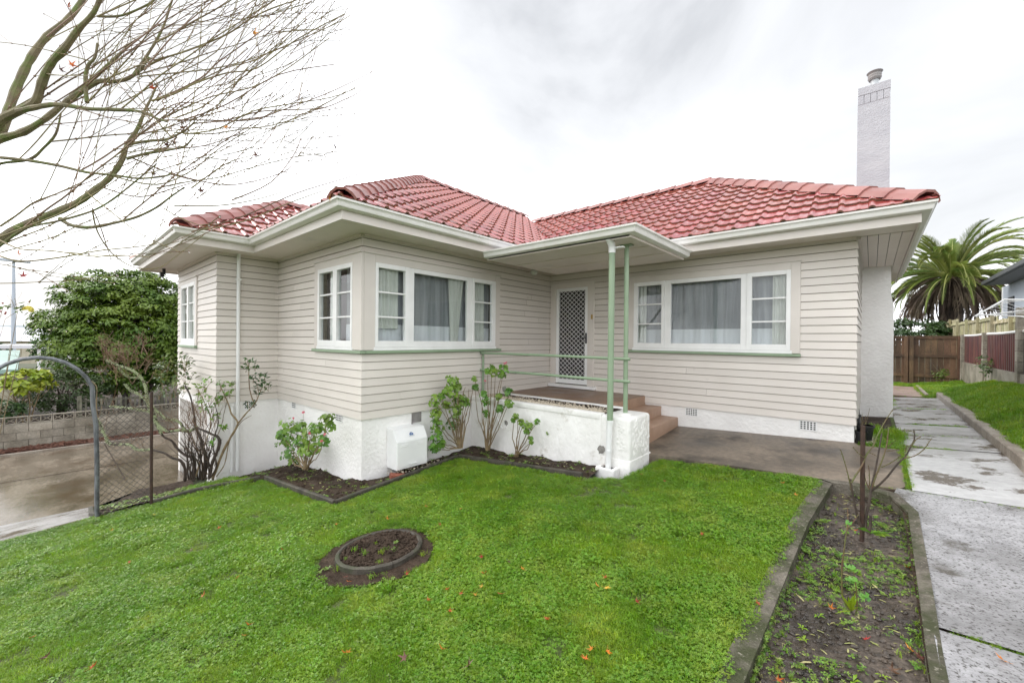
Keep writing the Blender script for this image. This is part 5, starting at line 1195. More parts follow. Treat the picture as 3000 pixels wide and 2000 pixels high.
ARC = [[(870, 580), (1110, 480), (1300, 390), (1500, 330), (1680, 170), (1830, 35)], [(910, 690), (1150, 690), (1440, 690), (1600, 640), (1820, 560), (1960, 500), (2200, 380)], [(930, 680), (1200, 560), (1450, 500), (1640, 400), (1820, 270), (1890, 220)],
 [(1110, 710), (1300, 690), (1500, 640), (1700, 630), (1850, 620), (1960, 580), (2090, 500), (2180, 290)], [(1000, 760), (1200, 770), (1400, 740), (1560, 720), (1750, 660), (1880, 590)], [(800, 740), (1000, 600), (1200, 600), (1400, 640)],
 [(900, 1080), (1100, 1040), (1250, 1020), (1420, 970), (1700, 900), (1940, 870), (2060, 830)], [(980, 1000), (1150, 1040), (1350, 1060), (1600, 1000), (1700, 930)], [(1000, 1180), (1250, 1180), (1450, 1150), (1650, 1095)], [(850, 860), (1050, 850), (1200, 830), (1400, 760)],
 [(1060, 770), (1250, 740), (1450, 640), (1650, 600), (1900, 560), (2060, 500)], [(1100, 1330), (1400, 1240), (1700, 1110), (1960, 1030), (2120, 980)], [(1150, 1320), (1400, 1270), (1700, 1150), (1960, 1060)], [(830, 400), (1000, 200), (1160, 60), (1250, -20)],
 [(800, 440), (1000, 420), (1250, 390), (1500, 320), (1900, 150), (2010, 90)], [(900, 580), (1150, 450), (1250, 360), (1500, 180), (1640, 60), (1700, -20)], [(1000, 680), (1150, 620), (1290, 520), (1500, 360), (1760, 110)], [(1330, 1150), (1550, 1050), (1680, 900), (1730, 790)],
 [(1100, 1080), (1300, 940), (1460, 890)], [(1020, 700), (1300, 600), (1600, 430), (1920, 370)], [(530, 1210), (560, 1330), (640, 1450), (760, 1530), (900, 1540), (1000, 1480), (1180, 1340)], [(600, 1080), (800, 1130), (1000, 1080), (1200, 1010), (1320, 900)],
 [(640, 1010), (900, 1060), (1100, 980), (1250, 860), (1500, 700)], [(700, 300), (900, 140), (1020, 0)], [(560, 95), (800, -10), (900, -60)], [(270, 210), (450, 60), (520, -20)], [(400, 600), (620, 620), (900, 480), (1240, 300), (1330, 120), (1370, -20)]]
tw = [MB(), MB()]; buds = []
for i_, L_ in enumerate(ARC):
    dA = 3.55+rr(0, .5); P_ = cat([Z1(a, b_, dA+.12*j) for j, (a, b_) in enumerate(L_)], 4); k_ = len(P_)
    tw[i_ % 2].tube(P_, [.0068*(1-.48*j/(k_-1)) for j in range(k_)], 5, cap=False); nodes += [(q, .0045, dA+.1*j/4, (0, 0, 0)) for j, q in enumerate(P_) if j % 2 and j < k_*.75]; buds += [(q, .0042) for q in P_[::2]]
tips = []
def shoot(p, d0, u0, v0, ang, L, r, level):
    """a long whip from p; ang in picture terms fixes its heading, depth drifts"""
    n = max(4, int(L/38)); pts = [p]; u, v, d = u0, v0, d0; a = ang; bend = rr(-.35, .5); dd = rr(-.55, .6); wob = rr(0, 6)
    for i in range(n):
        a += bend/n+.05*math.sin(wob+i*1.3)+rr(-.03, .03); u += math.cos(a)*L/n; v -= math.sin(a)*L/n; d += dd/n
        if u > umax(v)+rr(-160, 60) or v > 830-.12*u+60: break
        pts.append(at(u, v, d=max(1.8, d)))
    if len(pts) < 3: return
    m = len(pts); rs = [max(.0026, r*(1-.7*i/(m-1))) for i in range(m)]
    tw[0 if rnd() < .6 else 1].tube(pts, rs, 4 if r > .004 else 3, cap=False)
    for i in range(2, m):
        if rnd() < .5: buds.append((pts[i], rs[i]*2.0+.001))
    tips.append((pts[-1], pts[-1]-pts[-2]))
    if level < 2:
        for k in range(int(L/(125 if level == 0 else 170))):
            i = 1+int(rr(.1, .95)*(m-2)); pu = pix(pts[i]); s = 1 if rnd() < .55 else -1
            shoot(pts[i], pu[2], pu[0], pu[1], a+s*rr(.2, .65), L*rr(.2, .5), rs[i]*.6, level+1)
random.seed(11)
cnt = 0
while cnt < 78:
    q, r, d, tdir = random.choice(nodes)
    u, v, dd = pix(q)
    if u < -80 or v < -150 or v > 800: continue
    sw = rr(0, 1)
    if sw < .74: ang = math.radians(rr(-2, 58)+(8 if v > 450 else 0))
    elif sw < .92: ang = math.radians(rr(-28, 10))
    else: ang = math.radians(rr(70, 200))
    L = rr(260, 900)*(1 if sw < .74 else .45)
    shoot(q, dd, u, v, ang, L, min(.0075, r*.75)*rr(.55, 1.0), 0); cnt += 1
# a few drooping whips low over the eave
for (u, v, a, L) in ((270, 610, -60, 240), (250, 560, -45, 330), (0, 830, -4, 500), (-20, 770, -8, 520), (480, 610, -35, 230), (0, 740, 10, 560), (-20, 700, 14, 640)):
    shoot(at(u, v, d=3.0), 3.0, u, v, math.radians(a), L, .005, 1)
tw[0].build('twigs', M['twig'], TRX, kind='stuff'); tw[1].build('twigs', M['twigr'], TRX, kind='stuff')
b = MB()
for p, r in buds: b.sphere(p, r, 4, 3)
b.build('buds', M['twigr'], TRX, kind='stuff')
# rain drops hanging under the lowest whips
gl = bpy.data.materials.new('water_drop'); gl.use_nodes = True; pb = gl.node_tree.nodes['Principled BSDF']; pb.inputs['Base Color'].default_value = (.9, .9, .9, 1); pb.inputs['Roughness'].default_value = .03; pb.inputs['Transmission Weight'].default_value = .6; pb.inputs['IOR'].default_value = 1.33
b = MB()
for p, r in buds:
    u, v, d = pix(p)
    if v > 560 and d < 3.4 and rnd() < .35: b.sphere(p-Vector((0, 0, .006)), .0048, 6, 4)
b.build('rain_drops', gl, TRX, kind='stuff')

# maple leaf shape
def starleaf(s=1, curl=.25, seed=0, stem=True):
    random.seed(seed); vs = [(0, 0, 0)]; n = 5; tipa = [-2.2, -1.05, 0, 1.05, 2.2]; tl = [.55, .85, 1.0, .85, .55]; ring = []
    for i in range(5):
        a = tipa[i]
        if i == 0: ring.append((.16, a-.55))
        ring.append((tl[i]*.5, a-.17)); ring.append((tl[i], a)); ring.append((tl[i]*.5, a+.17))
        ring.append((.26 if i < 4 else .16, (a+tipa[i+1])/2 if i < 4 else a+.55))
    for r_, a in ring:
        x, y = r_*math.cos(a+math.pi/2), r_*math.sin(a+math.pi/2); vs.append((x*s, y*s, (curl*r_*r_*rr(.3, 1.4)+rr(-.03, .03))*s))
    k = len(ring); fs = [(0, 1+i, 1+(i+1) % k) for i in range(k)]
    b = MB(); b.add(vs, fs)
    if stem: b.tube([(0, 0, 0), (0, -.5*s, .06*s), (.06*s, -.85*s, .16*s)], .018*s, 3)
    return b
# withered leaves still on the twigs
hang = [(745, 98, 'orange'), (445, 258, 'redleaf'), (545, 395, 'brownleaf'), (560, 410, 'brownleaf'), (535, 375, 'brownleaf'), (750, 455, 'brownleaf'), (983, 432, 'brownleaf'), (488, 425, 'brownleaf'), (510, 418, 'brownleaf'), (660, 372, 'orange'), (200, 23, 'orange'), (210, 190, 'orange'), (965, 582, 'orange'),
        (55, 745, 'orange'), (68, 808, 'redleaf'), (450, 510, 'brownleaf'), (590, 560, 'brownleaf'), (178, 205, 'brownleaf')]
names = {'orange': 'orange', 'redleaf': 'dark red', 'brownleaf': 'brown', 'yellowleaf': 'yellow'}
for i, (u, v, m) in enumerate(hang):
    p = at(u, v, d=3.7 if u < 900 else 4.2); me = starleaf(.055, .5, i).mesh('leaf', M[m]); o = bpy.data.objects.new('leaf', me); COL.objects.link(o); o.parent = TRX; o.location = p-TRX.location; o.rotation_euler = (rr(.8, 2.2), rr(-.6, .6), rr(0, 6))

# fallen leaves on the lawn and the bed
def G(u, v): return at(u, v, pl=PLG)
zc = lambda a, b_: (1000+a/2.613, 1600+b_/2.613)
FL_ = [(*zc(1097, 237), 'orange'), (*zc(1393, 207), 'orange'), (*zc(1075, 110), 'redleaf'), (*zc(810, 362), 'orange'), (*zc(910, 397), 'redleaf'), (*zc(1222, 398), 'redleaf'), (*zc(668, 442), 'orange'), (*zc(830, 530), 'orange'),
       (*zc(1580, 595), 'redleaf'), (*zc(1960, 335), 'orange'), (*zc(2028, 352), 'yellowleaf'), (*zc(2025, 270), 'orange'), (*zc(1915, 825), 'orange'), (*zc(2040, 845), 'orange'), (*zc(1870, 905), 'orange'), (*zc(2260, 458), 'redleaf'),
       (*zc(30, 855), 'orange'), (*zc(500, 240), 'redleaf'), (*zc(60, 300), 'orange'), (*zc(485, 895), 'brownleaf'), (*zc(970, 960), 'brownleaf'), (*zc(35, 265), 'redleaf'), (*zc(1020, 405), 'yellowleaf'), (*zc(1285, 150), 'brownleaf'), (*zc(1075, 340), 'yellowleaf'), (*zc(780, 830), 'orange'),
       (593, 1758, 'orange'), (695, 1703, 'orange'), (733, 1843, 'orange'), (714, 1875, 'orange'), (92, 1881, 'orange'), (268, 1970, 'orange'), (1020, 1926, 'orange'), (1250, 1492, 'orange'), (1352, 1498, 'orange'), (985, 1543, 'orange'), (1605, 1825, 'orange'), (1135, 1528, 'orange'), (330, 1560, 'yellowleaf'),
       (450, 1515, 'yellowleaf'), (640, 1555, 'orange'), (1773, 1371, 'redleaf'), (1948, 1417, 'redleaf'), (2055, 1575, 'redleaf'), (1290, 1545, 'redleaf'), (2330, 1458, 'orange'), (2290, 1423, 'orange'), (1880, 1396, 'redleaf'), (830, 1620, 'redleaf'), (560, 1620, 'brownleaf'), (355, 1900, 'brownleaf'), (130, 1940, 'brownleaf'), (380, 1655, 'redleaf'), (1180, 1400, 'brownleaf'), (2223, 1783, 'redleaf')]
protos = {}
for i, (u, v, m) in enumerate(FL_):
    p = G(u, v); s = rr(.026, .038)*(1.5 if (m == 'yellowleaf' and u > 1700) else 1)*(1.6 if v > 1930 and m == 'brownleaf' else 1)
    o = starleaf(s, rr(.15, .8), 100+i).build('fallen_leaf', M[m], None); o.location = (p.x, p.y, gz(p.x, p.y)+.034); random.seed(500+i); o.rotation_euler = (rr(-.5, .5), rr(-.5, .5), rr(0, 6.3))
    tag(o, 'small %s maple leaf lying on the grass' % names[m], 'leaf', '%s maple leaves fallen on the lawn' % names[m])
for i, (u, v, m, lab) in enumerate([(2435, 1784, 'orange', 'orange maple leaf beside the green tuft in the rose bed'), (2671, 1905, 'orange', 'bright orange leaf near the right kerb of the rose bed'), (2661, 1666, 'orange', 'orange leaf on wet mud halfway along the right kerb'),
                             (2537, 1872, 'redleaf', 'red leaf in the middle of the muddy bed'), (2613, 1972, 'brownleaf', 'large dark brown leaf at the front of the muddy bed'), (2695, 1922, 'brownleaf', 'brown curled leaf against the right kerb'), (2941, 1946, 'orange', 'orange brown leaf on the pebbled path'), (2365, 1610, 'brownleaf', 'brown leaf on the moss of the lawn kerb bed side'),
                             (2505, 1560, 'orange', 'pale orange leaf near the rose stake'), (2280, 1990, 'orange', 'orange leaf at the bottom edge of the muddy bed')]):
    p = G(u, v) if u > 2900 else at(u, v, pl=(-.075, -.053, 1, -.485)); big = 1.7 if m == 'brownleaf' and v > 1900 else 1.15
    o = starleaf(.030*big, .5, 300+i).build('fallen_leaf', M[m], None); o.location = (p.x, p.y, (gz(p.x, p.y)+.02) if u > 2900 else zrb(p.x, p.y)+.014); o.rotation_euler = (.2, .3, i*1.3); tag(o, lab, 'leaf')

# ================================================================== plants against the house
def stems(root, base, ends, r=.008, m='stem', k=5, sag=.1, name='stem', nn=6):
    b = MB(); base = Vector(base)
    for e in ends:
        e = Vector(e); mid = base.lerp(e, .5)+Vector((rr(-.05, .05), rr(-.05, .05), -sag*abs((e-base).x+(e-base).y)*.5)); P = cat([base+Vector((rr(-.03, .03), rr(-.03, .03), 0)), base.lerp(e, .3).lerp(mid, .5), mid, e.lerp(mid, .4)+Vector((rr(-.02, .02), rr(-.02, .02), 0)), e], 3)
        b.tube(P, [r*(1-.6*i/(len(P)-1)) for i in range(len(P))], nn)
    return b.build(name, M[m], root, smooth=True)
def roundleaf(b, c, nrm, s, cup=.25):
    nrm = Vector(nrm).normalized(); t = nrm.orthogonal().normalized(); w = nrm.cross(t); k = 8; a0 = rr(0, 6); vs = [Vector(c)]
    for i in range(k): a = a0+i*2*math.pi*.92/k; q = s*(1+(.12 if i % 2 else -.05)); vs.append(Vector(c)+(t*math.cos(a)+w*math.sin(a))*q+nrm*(cup*s*rr(.4, 1.2)))
    b.add(vs, [(0, 1+i, 1+(i+1) % k) for i in range(k-1)])
def geranium(root, clumps, base, flowers, leaf=.030, seed=0, m='pelleaf'):
    random.seed(seed); C = [(Vector(p), r) for p, r in clumps]
    stems(root, base, [c for c, r in C], .009, 'stem', sag=.15)
    for c, r in C:
        b = MB(); n = int(16+r*210)
        for i in range(n):
            d = Vector((rr(-1, 1), rr(-1, 1), rr(-.8, 1))).normalized(); q = c+d*r*rr(.45, 1.05); roundleaf(b, q, d+Vector((.35, -.35, .5)), leaf*rr(.55, 1.2))
            if i % 3 == 0: b.tube([c, q], .0018, 3, cap=False)
        b.build('leaf_cluster', M[m], root)
    for f in flowers:
        f = Vector(f); b = MB()
        for i in range(12):
            d = Vector((rr(-1, 1), rr(-1, 1), rr(-.2, 1))).normalized(); roundleaf(b, f+d*.014, d, .011, .4)
        b.build('flower', M['pink'], root); MB().tube([f+Vector((0, 0, -.12)), f], .002, 4).build('flower_stalk', M['gstem'], root)
def z3(a, c, **k): return at(700+a/1.96, 700+c/1.96, **k)
def z4_(a, c, **k): return at(1250+a/1.96, 600+c/1.96, **k)
def rpx(px, P): v = (P-EYE).dot(cF); return px/1.96/CAMF*v
def clumpsZ(fn, L, y=None, x=None, jit=.06):
    out = []
    for a, c, r in L:
        k = dict(y=y+rr(-jit, jit)) if y is not None else dict(x=x+rr(-jit, jit)); P = fn(a, c, **k); out.append((P, rpx(r, P)*.92))
    return out
random.seed(3)
g1 = thing('geranium', (-5.9, 2.62, -.72), 'leafy pink geranium in the bed left of the bay corner', 'plant')
L = [(285, 1080, 52), (255, 1160, 52), (330, 1120, 50), (290, 1235, 46), (395, 1130, 52), (440, 1085, 42), (505, 1035, 46), (515, 1080, 34), (480, 1160, 38), (385, 1215, 52), (430, 1200, 38), (345, 1175, 45), (310, 1275, 30), (245, 1120, 32), (350, 1070, 30)]
geranium(g1, clumpsZ(z3, L, y=2.6), z3(385, 1322, y=2.60), [z3(a, c, y=2.52) for a, c in ((312, 1030), (370, 995), (405, 1115), (495, 1122), (475, 1160))], seed=1, leaf=.034)
g2_ = thing('geranium', (-5.0, 4.3, -.55), 'tall leafy geranium between the meter box and the white planter', 'plant')
L = [(1125, 930, 38), (1130, 1000, 40), (1140, 1070, 46), (1135, 1140, 44), (1120, 1200, 36), (1165, 1180, 26), (1225, 815, 42), (1215, 870, 46), (1255, 850, 30), (1265, 930, 50), (1240, 990, 44), (1230, 1060, 40), (1295, 940, 30), (1190, 950, 26), (1160, 900, 22)]
geranium(g2_, clumpsZ(z3, L, x=-4.98), z3(1270, 1200, x=-4.9), [], seed=2, leaf=.034)
stems(g2_, z3(1270, 1200, x=-4.9), [z3(a, c, x=-4.95) for a, c in ((1300, 850), (1320, 860), (1345, 840), (1290, 870), (1335, 900), (1215, 1000), (1310, 1000))], .010, 'stem', sag=0)
g3 = thing('geranium', (-4.7, 4.75, -.5), 'leggy geranium with pink flowers reaching up to the handrail', 'plant')
L = [(325, 1085, 22), (345, 1125, 30), (340, 1195, 22), (470, 1075, 26), (475, 1135, 28), (420, 1170, 26), (395, 965, 30), (445, 940, 32), (430, 975, 26), (350, 955, 20), (375, 935, 16), (280, 1050, 18), (415, 1100, 18), (272, 1000, 16)]
geranium(g3, clumpsZ(z4_, L, y=4.72, jit=.03), z4_(350, 1408, y=4.74), [z4_(458, 908, y=4.7), z4_(335, 1012, y=4.7), z4_(445, 912, y=4.7)], seed=4, leaf=.03)
g4 = thing('geranium', (-4.1, 4.7, -.5), 'small sparse geranium with bare stems against the planter front', 'plant')
L = [(512, 1212, 20), (500, 1235, 14), (560, 1262, 26), (590, 1270, 22), (635, 1248, 18), (600, 1340, 12), (575, 1300, 16), (600, 1362, 10), (540, 1240, 14)]
geranium(g4, clumpsZ(z4_, L, y=4.74, jit=.02), z4_(512, 1445, y=4.76), [], seed=5, leaf=.026)
sp = at(1604, 1268, y=4.93); b = MB(); random.seed(9)
for i in range(5): roundleaf(b, sp+Vector((rr(-.02, .02), -.01, rr(-.02, .02))), (0, -1, .4), .014)
tag(b.build('wall_weed', M['weed'], None), 'tiny weed growing out of the white planter face', 'plant')

# old lichened shrub
random.seed(8)
OS = thing('old_shrub', (-8.5, 1.65, -1.1), 'gnarled lichen covered shrub with bare crooked branches beside the driveway', 'shrub')
def Z2(a, c, d=7.2): return at(a/1.845, 750+c/1.845, d=d)
def tr(L, d0, d1, r0, r1, m, nm='branch', n=7):
    P = [Z2(a, c, d0+(d1-d0)*i/(len(L)-1)) for i, (a, c) in enumerate(L)]; Q = cat(P, 4); k = len(Q)
    MB().tube(Q, [(r0+(r1-r0)*i/(k-1))*(1+rr(-.18, .18)) for i in range(k)], n).build(nm, M[m], OS, smooth=True); return Q
tr([(1000, 1215), (1000, 1150), (975, 1105), (930, 1090), (890, 1065), (820, 1045)], 7.0, 6.8, .026, .016, 'darkbark')
q1 = tr([(820, 1045), (740, 1045), (700, 1018), (600, 1015), (575, 985), (540, 910), (520, 880)], 6.8, 6.6, .020, .012, 'lichen')
tr([(1045, 1215), (1050, 1100), (1000, 1075), (955, 1035), (930, 1000), (885, 975), (870, 955)], 7.1, 6.9, .025, .016, 'darkbark')
q2_ = tr([(870, 955), (840, 890), (810, 830), (795, 780), (790, 720), (765, 660), (720, 620), (650, 595), (580, 565)], 6.9, 6.7, .030, .014, 'lichen')
tr([(1130, 1200), (1150, 1110), (1180, 1040), (1185, 985), (1130, 955), (1060, 925)], 6.75, 6.8, .026, .017, 'darkbark')
q3 = tr([(1060, 925), (1020, 945), (960, 940), (900, 945), (850, 905), (830, 850), (760, 830), (680, 820), (600, 812)], 6.9, 6.6, .028, .012, 'lichen')
q4 = tr([(1000, 940), (960, 890), (900, 880), (850, 840), (810, 800)], 6.8, 6.7, .018, .012, 'lichen')
q5 = tr([(795, 780), (745, 745), (700, 720), (680, 695)], 6.9, 6.8, .014, .008, 'lichen')
q5b = tr([(765, 660), (690, 650), (640, 600)], 6.9, 6.8, .012, .008, 'lichen')
tr([(1100, 1200), (1110, 1100), (1090, 1000), (1060, 930), (1050, 860), (1030, 760), (1000, 700)], 6.85, 7.0, .026, .010, 'darkbark')
tr([(1150, 1200), (1200, 1070), (1240, 990), (1285, 905), (1250, 850), (1235, 800), (1190, 700)], 6.75, 6.7, .022, .007, 'stem')
tr([(1285, 905), (1330, 850), (1375, 800), (1400, 750), (1420, 700)], 6.72, 6.7, .013, .006, 'stem')
tr([(1375, 800), (1350, 720), (1345, 600), (1350, 560)], 6.7, 6.7, .009, .005, 'stem')
tr([(1170, 1190), (1215, 1120), (1240, 1000), (1300, 900), (1360, 860)], 6.75, 6.75, .009, .004, 'stem')
tr([(1120, 1180), (1070, 1060), (1020, 930), (980, 880)], 7.2, 7.4, .012, .005, 'stem')
tr([(1060, 1190), (1100, 1040), (1140, 900), (1110, 800), (1060, 700)], 6.8, 6.8, .012, .005, 'stem')
tr([(1140, 1190), (1170, 1130), (1150, 1010), (1180, 900), (1160, 790)], 6.72, 6.7, .014, .006, 'darkbark')
tr([(530, 905), (520, 800), (520, 700), (450, 650)], 6.9, 6.9, .009, .004, 'stem')
# knobbly lichen tufts
P = []; Nn = []
for Q in (q1, q2_, q3, q4, q5, q5b):
    for p in Q:
        for i in range(34): dd = Vector((rr(-1, 1), rr(-1, 1), rr(-1, 1))).normalized(); P.append(p+dd*rr(.010, .026)+(Q[1]-Q[0])*rr(-.5, .5)); Nn.append(dd)
M['lichtuft'] = leafmat('lichen_tuft', (.40, .46, .25), (.62, .66, .42), rough=.9, scale=30, trans=.1)
leafcloud('lichen', P, Nn, .015, M['lichtuft'], OS, aspect=.8, kind='stuff')
b = MB()
for i in range(38):
    s = Z2(rr(560, 800), rr(520, 700), rr(6.6, 7.0)); branches(b, s, (rr(-.5, .5), rr(-.5, .5), rr(.2, 1.2)), rr(.16, .34), rr(.004, .008), 2, 1.3, .05, 5, 3, 4, .0022)
for Q in (q3, q1):
    for i in range(14): branches(b, random.choice(Q), (rr(-.6, .6), rr(-.6, .6), rr(-.2, 1.1)), rr(.15, .45), .005, 1, .9, .1, 4, 2, 3, .0015)
for i in range(30): branches(b, Z2(rr(1010, 1180), rr(900, 1150), rr(6.75, 7.0)), (rr(-.8, .8), rr(-.8, .3), rr(.2, 1.2)), rr(.25, .6), rr(.004, .008), 1, .8, .15, 5, 3, 4, .0022)
b.build('fine_twigs', M['twigr'], OS, kind='stuff')
for i in range(16):
    a_ = rr(1005, 1160); s_ = Z2(a_, 1208, rr(6.75, 6.95)); b = MB(); branches(b, s_, (rr(-.45, .45), rr(-.4, .1), 1), rr(.5, 1.0), rr(.010, .018), 1, .5, .05, 6, 2, 5, .004); b.build('stem', M['darkbark'], OS, smooth=True)
def leafpatch(L, d, m, size, per, nm='leaf_cluster'):
    for a, c, r in L:
        C = Z2(a, c, d+rr(-.1, .1)); R_ = r/1.845/CAMF*d; P = []; Nn = []
        for i in range(per): dd = Vector((rr(-1, 1), rr(-1, 1), rr(-1, 1))).normalized(); P.append(C+dd*R_*rr(.3, 1)); Nn.append((rr(-.6, .9), rr(-1, .3), rr(.1, 1.0)))
        leafcloud(nm, P, Nn, size, M[m], OS, aspect=.5)
        b = MB(); [b.tube([C+Vector((rr(-.05, .05), 0, -R_*1.6)), p], .003, 3, cap=False) for p in P[::6]]; b.build('twig', M['stem'], OS)
leafpatch([(900, 560, 44), (960, 590, 50), (1000, 560, 40), (880, 640, 48), (950, 680, 52), (1010, 650, 42), (860, 720, 34), (920, 740, 34), (990, 720, 28), (1000, 600, 36), (870, 600, 34)], 7.4, 'roseleaf', .075, 24)
leafpatch([(1080, 700, 34), (1110, 680, 30), (1070, 760, 34), (1130, 760, 36), (1100, 800, 30), (1190, 690, 26), (1205, 740, 26), (1240, 740, 18), (1160, 870, 34), (1140, 820, 26), (1180, 780, 20), (1250, 690, 12), (1150, 1010, 14), (1210, 925, 14)], 6.68, 'pelleaf', .07, 14)
leafpatch([(1345, 565, 30), (1380, 590, 20), (1400, 640, 26), (1425, 690, 28), (1450, 700, 20), (1400, 700, 26), (1370, 660, 18), (1430, 650, 18), (1330, 600, 18), (1390, 740, 26), (1350, 800, 22), (1375, 790, 20)], 6.68, 'ivy', .065, 11)
# yellow rose reaching in at the left
YR = thing('climbing_rose', (-8.3, -.45, -1.1), 'sparse rose with one pale yellow bloom and red hips at the left edge', 'plant')
b = MB(); random.seed(13); base = Vector((-8.4, -.55, -1.2))
for (a, c) in ((30, 340), (100, 300), (0, 420), (60, 480), (120, 500), (20, 270)):
    e = at(a*.51, 750+c*.542, x=-8.3); b.tube(cat([base, base.lerp(e, .5)+Vector((0, rr(-.15, .05), 0)), e], 4), [.006, .006, .005, .005, .004, .004, .004, .003, .002][:9], 5); branches(b, e, (rr(-.5, .5), rr(-.2, .8), rr(-.3, .6)), .25, .003, 1, .9, .1, 4, 3, 3, .0015)
b.build('cane', M['stem'], YR)
p = at(82, 908, x=-8.25); b = MB()
for i in range(16): d = Vector((rr(-1, 1), rr(-1, 1), rr(-.3, 1))).normalized(); roundleaf(b, p+d*.035*Vector((1, 1, .5)).length*.6, d, .03, .5)
b.build('flower', M['yellowp'], YR)
b = MB(); [b.sphere(at(u, v, x=-8.25), .011, 6, 5) for u, v in ((8, 888), (17, 915), (2, 912), (86, 884), (73, 900), (15, 919))]; b.build('rose_hip', M['redhip'], YR, kind='stuff')
P = []; Nn = []
for u, v in ((70, 890), (55, 900), (60, 912), (30, 898), (12, 900), (20, 897), (65, 905), (78, 889)):
    for i in range(4): P.append(at(u+rr(-8, 8), v+rr(-5, 5), x=-8.25)); Nn.append((rr(-.4, 1), rr(-1, 0), rr(0, 1)))
leafcloud('leaves', P, Nn, .055, M['weed'], YR, aspect=.5)

# ---------------------------------------------------------------- roses in the right bed
random.seed(31)
ST = thing('garden_stake', (-.045, 4.36, -.2), 'rusty upright stake standing in the rose bed', 'stake')
MB().tube([(-.044, 4.36, -.35), (-.047, 4.36, .685)], .0155, 8).build('shaft', M['rust'], ST, smooth=True)
RS = thing('rose_bush', (0, 4.36, -.2), 'bare pruned thorny rose bush tied beside the rusty stake', 'rose')
def Z5(a, c, y): return at(2440+a/3.733, 1180+c/3.733, y=y)
def cane(L, y0, y1, r0, r1, m='gstem', root=None):
    n = len(L); P = [Z5(a, c, y0+(y1-y0)*i/(n-1)) for i, (a, c) in enumerate(L)]; Q = cat(P, 3); k = len(Q)
    rs = [.92*(r0+(r1-r0)*i/(k-1)) for i in range(k)]; b = MB(); b.tube(Q, rs, 6)
    for i in range(1, k):
        for j in range(2):
            p = Q[i-1].lerp(Q[i], rnd()); d = Vector((rr(-1, 1), rr(-1, 1), rr(-.2, .3))).normalized(); b.add([p+Vector((0, 0, .004)), p-Vector((0, 0, .004)), p+d*(rs[i]+.009)], [(0, 1, 2)])
    b.build('cane', M[m], root or RS, smooth=True)
yb_ = 4.36
cane([(335, 1400), (290, 1310), (255, 1180), (215, 980), (195, 830)], yb_, 4.3, .013, .006, 'darkbark'); cane([(200, 870), (250, 790), (320, 680), (370, 560), (440, 470), (480, 370), (560, 220), (655, 70)], 4.3, 4.45, .008, .003)
cane([(205, 960), (165, 780), (120, 620), (85, 510)], 4.32, 4.25, .005, .0025); cane([(360, 1400), (360, 1250), (395, 1100), (415, 960), (445, 820), (490, 600), (520, 420), (535, 330)], yb_, 4.5, .013, .004, 'darkbark')
cane([(415, 960), (470, 800), (530, 650), (580, 500), (600, 380), (610, 260)], 4.42, 4.5, .007, .003); cane([(420, 960), (500, 900), (600, 800), (720, 650), (790, 590), (850, 480), (895, 380), (880, 290)], 4.42, 4.3, .009, .003, 'darkbark')
cane([(790, 600), (900, 575), (1000, 500), (1075, 390)], 4.33, 4.28, .005, .002); cane([(860, 470), (910, 400), (965, 370)], 4.3, 4.28, .004, .002); cane([(895, 320), (830, 300), (740, 300)], 4.3, 4.25, .003, .0015)
cane([(530, 705), (620, 660), (700, 610), (740, 575)], 4.45, 4.4, .004, .002); cane([(400, 900), (400, 780), (390, 680)], 4.4, 4.35, .003, .002); cane([(400, 940), (360, 850), (345, 760), (340, 600)], 4.4, 4.4, .004, .002)
cane([(395, 1440), (410, 1330), (412, 1230)], yb_, yb_, .012, .010, 'darkbark'); cane([(370, 560), (330, 590), (260, 530), (220, 480)], 4.36, 4.3, .003, .0015); cane([(590, 525), (650, 520), (720, 505)], 4.47, 4.4, .003, .0015)
cane([(390, 540), (440, 560), (480, 580)], 4.4, 4.4, .002, .0015); cane([(600, 480), (650, 440), (690, 410)], 4.48, 4.4, .002, .001); cane([(790, 570), (800, 500), (825, 460)], 4.33, 4.3, .002, .001)
for i in range(8):
    a = rr(0, 6.28); b = MB(); c = Z5(440, 1420, 4.33)+Vector((rr(-.02, .02), rr(-.02, .02), -.01)); b.add([c+Vector((-.004, 0, 0)), c+Vector((.004, 0, 0)), c+Vector((math.cos(a)*.05+.004, math.sin(a)*.05, .045)), c+Vector((math.cos(a)*.11, math.sin(a)*.11, .03+rr(0, .06)))], [(0, 1, 2), (0, 2, 3)])
    b.build('leaf_blade', M['weed'], RS)
SR = thing('rose_bush', (-.06, 3.12, -.25), 'thin young rose stem in the muddy bed with a bright green tuft at its foot', 'rose')
def Z6(a, c, y): return at(2100+a/3.136, 1500+c/3.136, y=y)
def cane2(L, y, r0, r1, m):
    P = cat([Z6(a, c, y) for a, c in L], 3); k = len(P); MB().tube(P, [r0+(r1-r0)*i/(k-1) for i in range(k)], 5).build('cane', M[m], SR, smooth=True)
cane2([(1270, 950), (1180, 840), (1150, 720), (1150, 500), (1165, 380), (1195, 170), (1240, 110), (1300, 20)], 3.10, .006, .0022, 'gstem'); cane2([(1195, 170), (1205, 60), (1200, -40)], 3.10, .003, .0015, 'twigr')
cane2([(1270, 950), (1290, 860), (1275, 640), (1250, 530)], 3.12, .005, .002, 'gstem'); cane2([(1265, 940), (1215, 880), (1205, 770)], 3.1, .007, .006, 'darkbark')
b = MB(); c = Z6(1235, 905, 3.07)
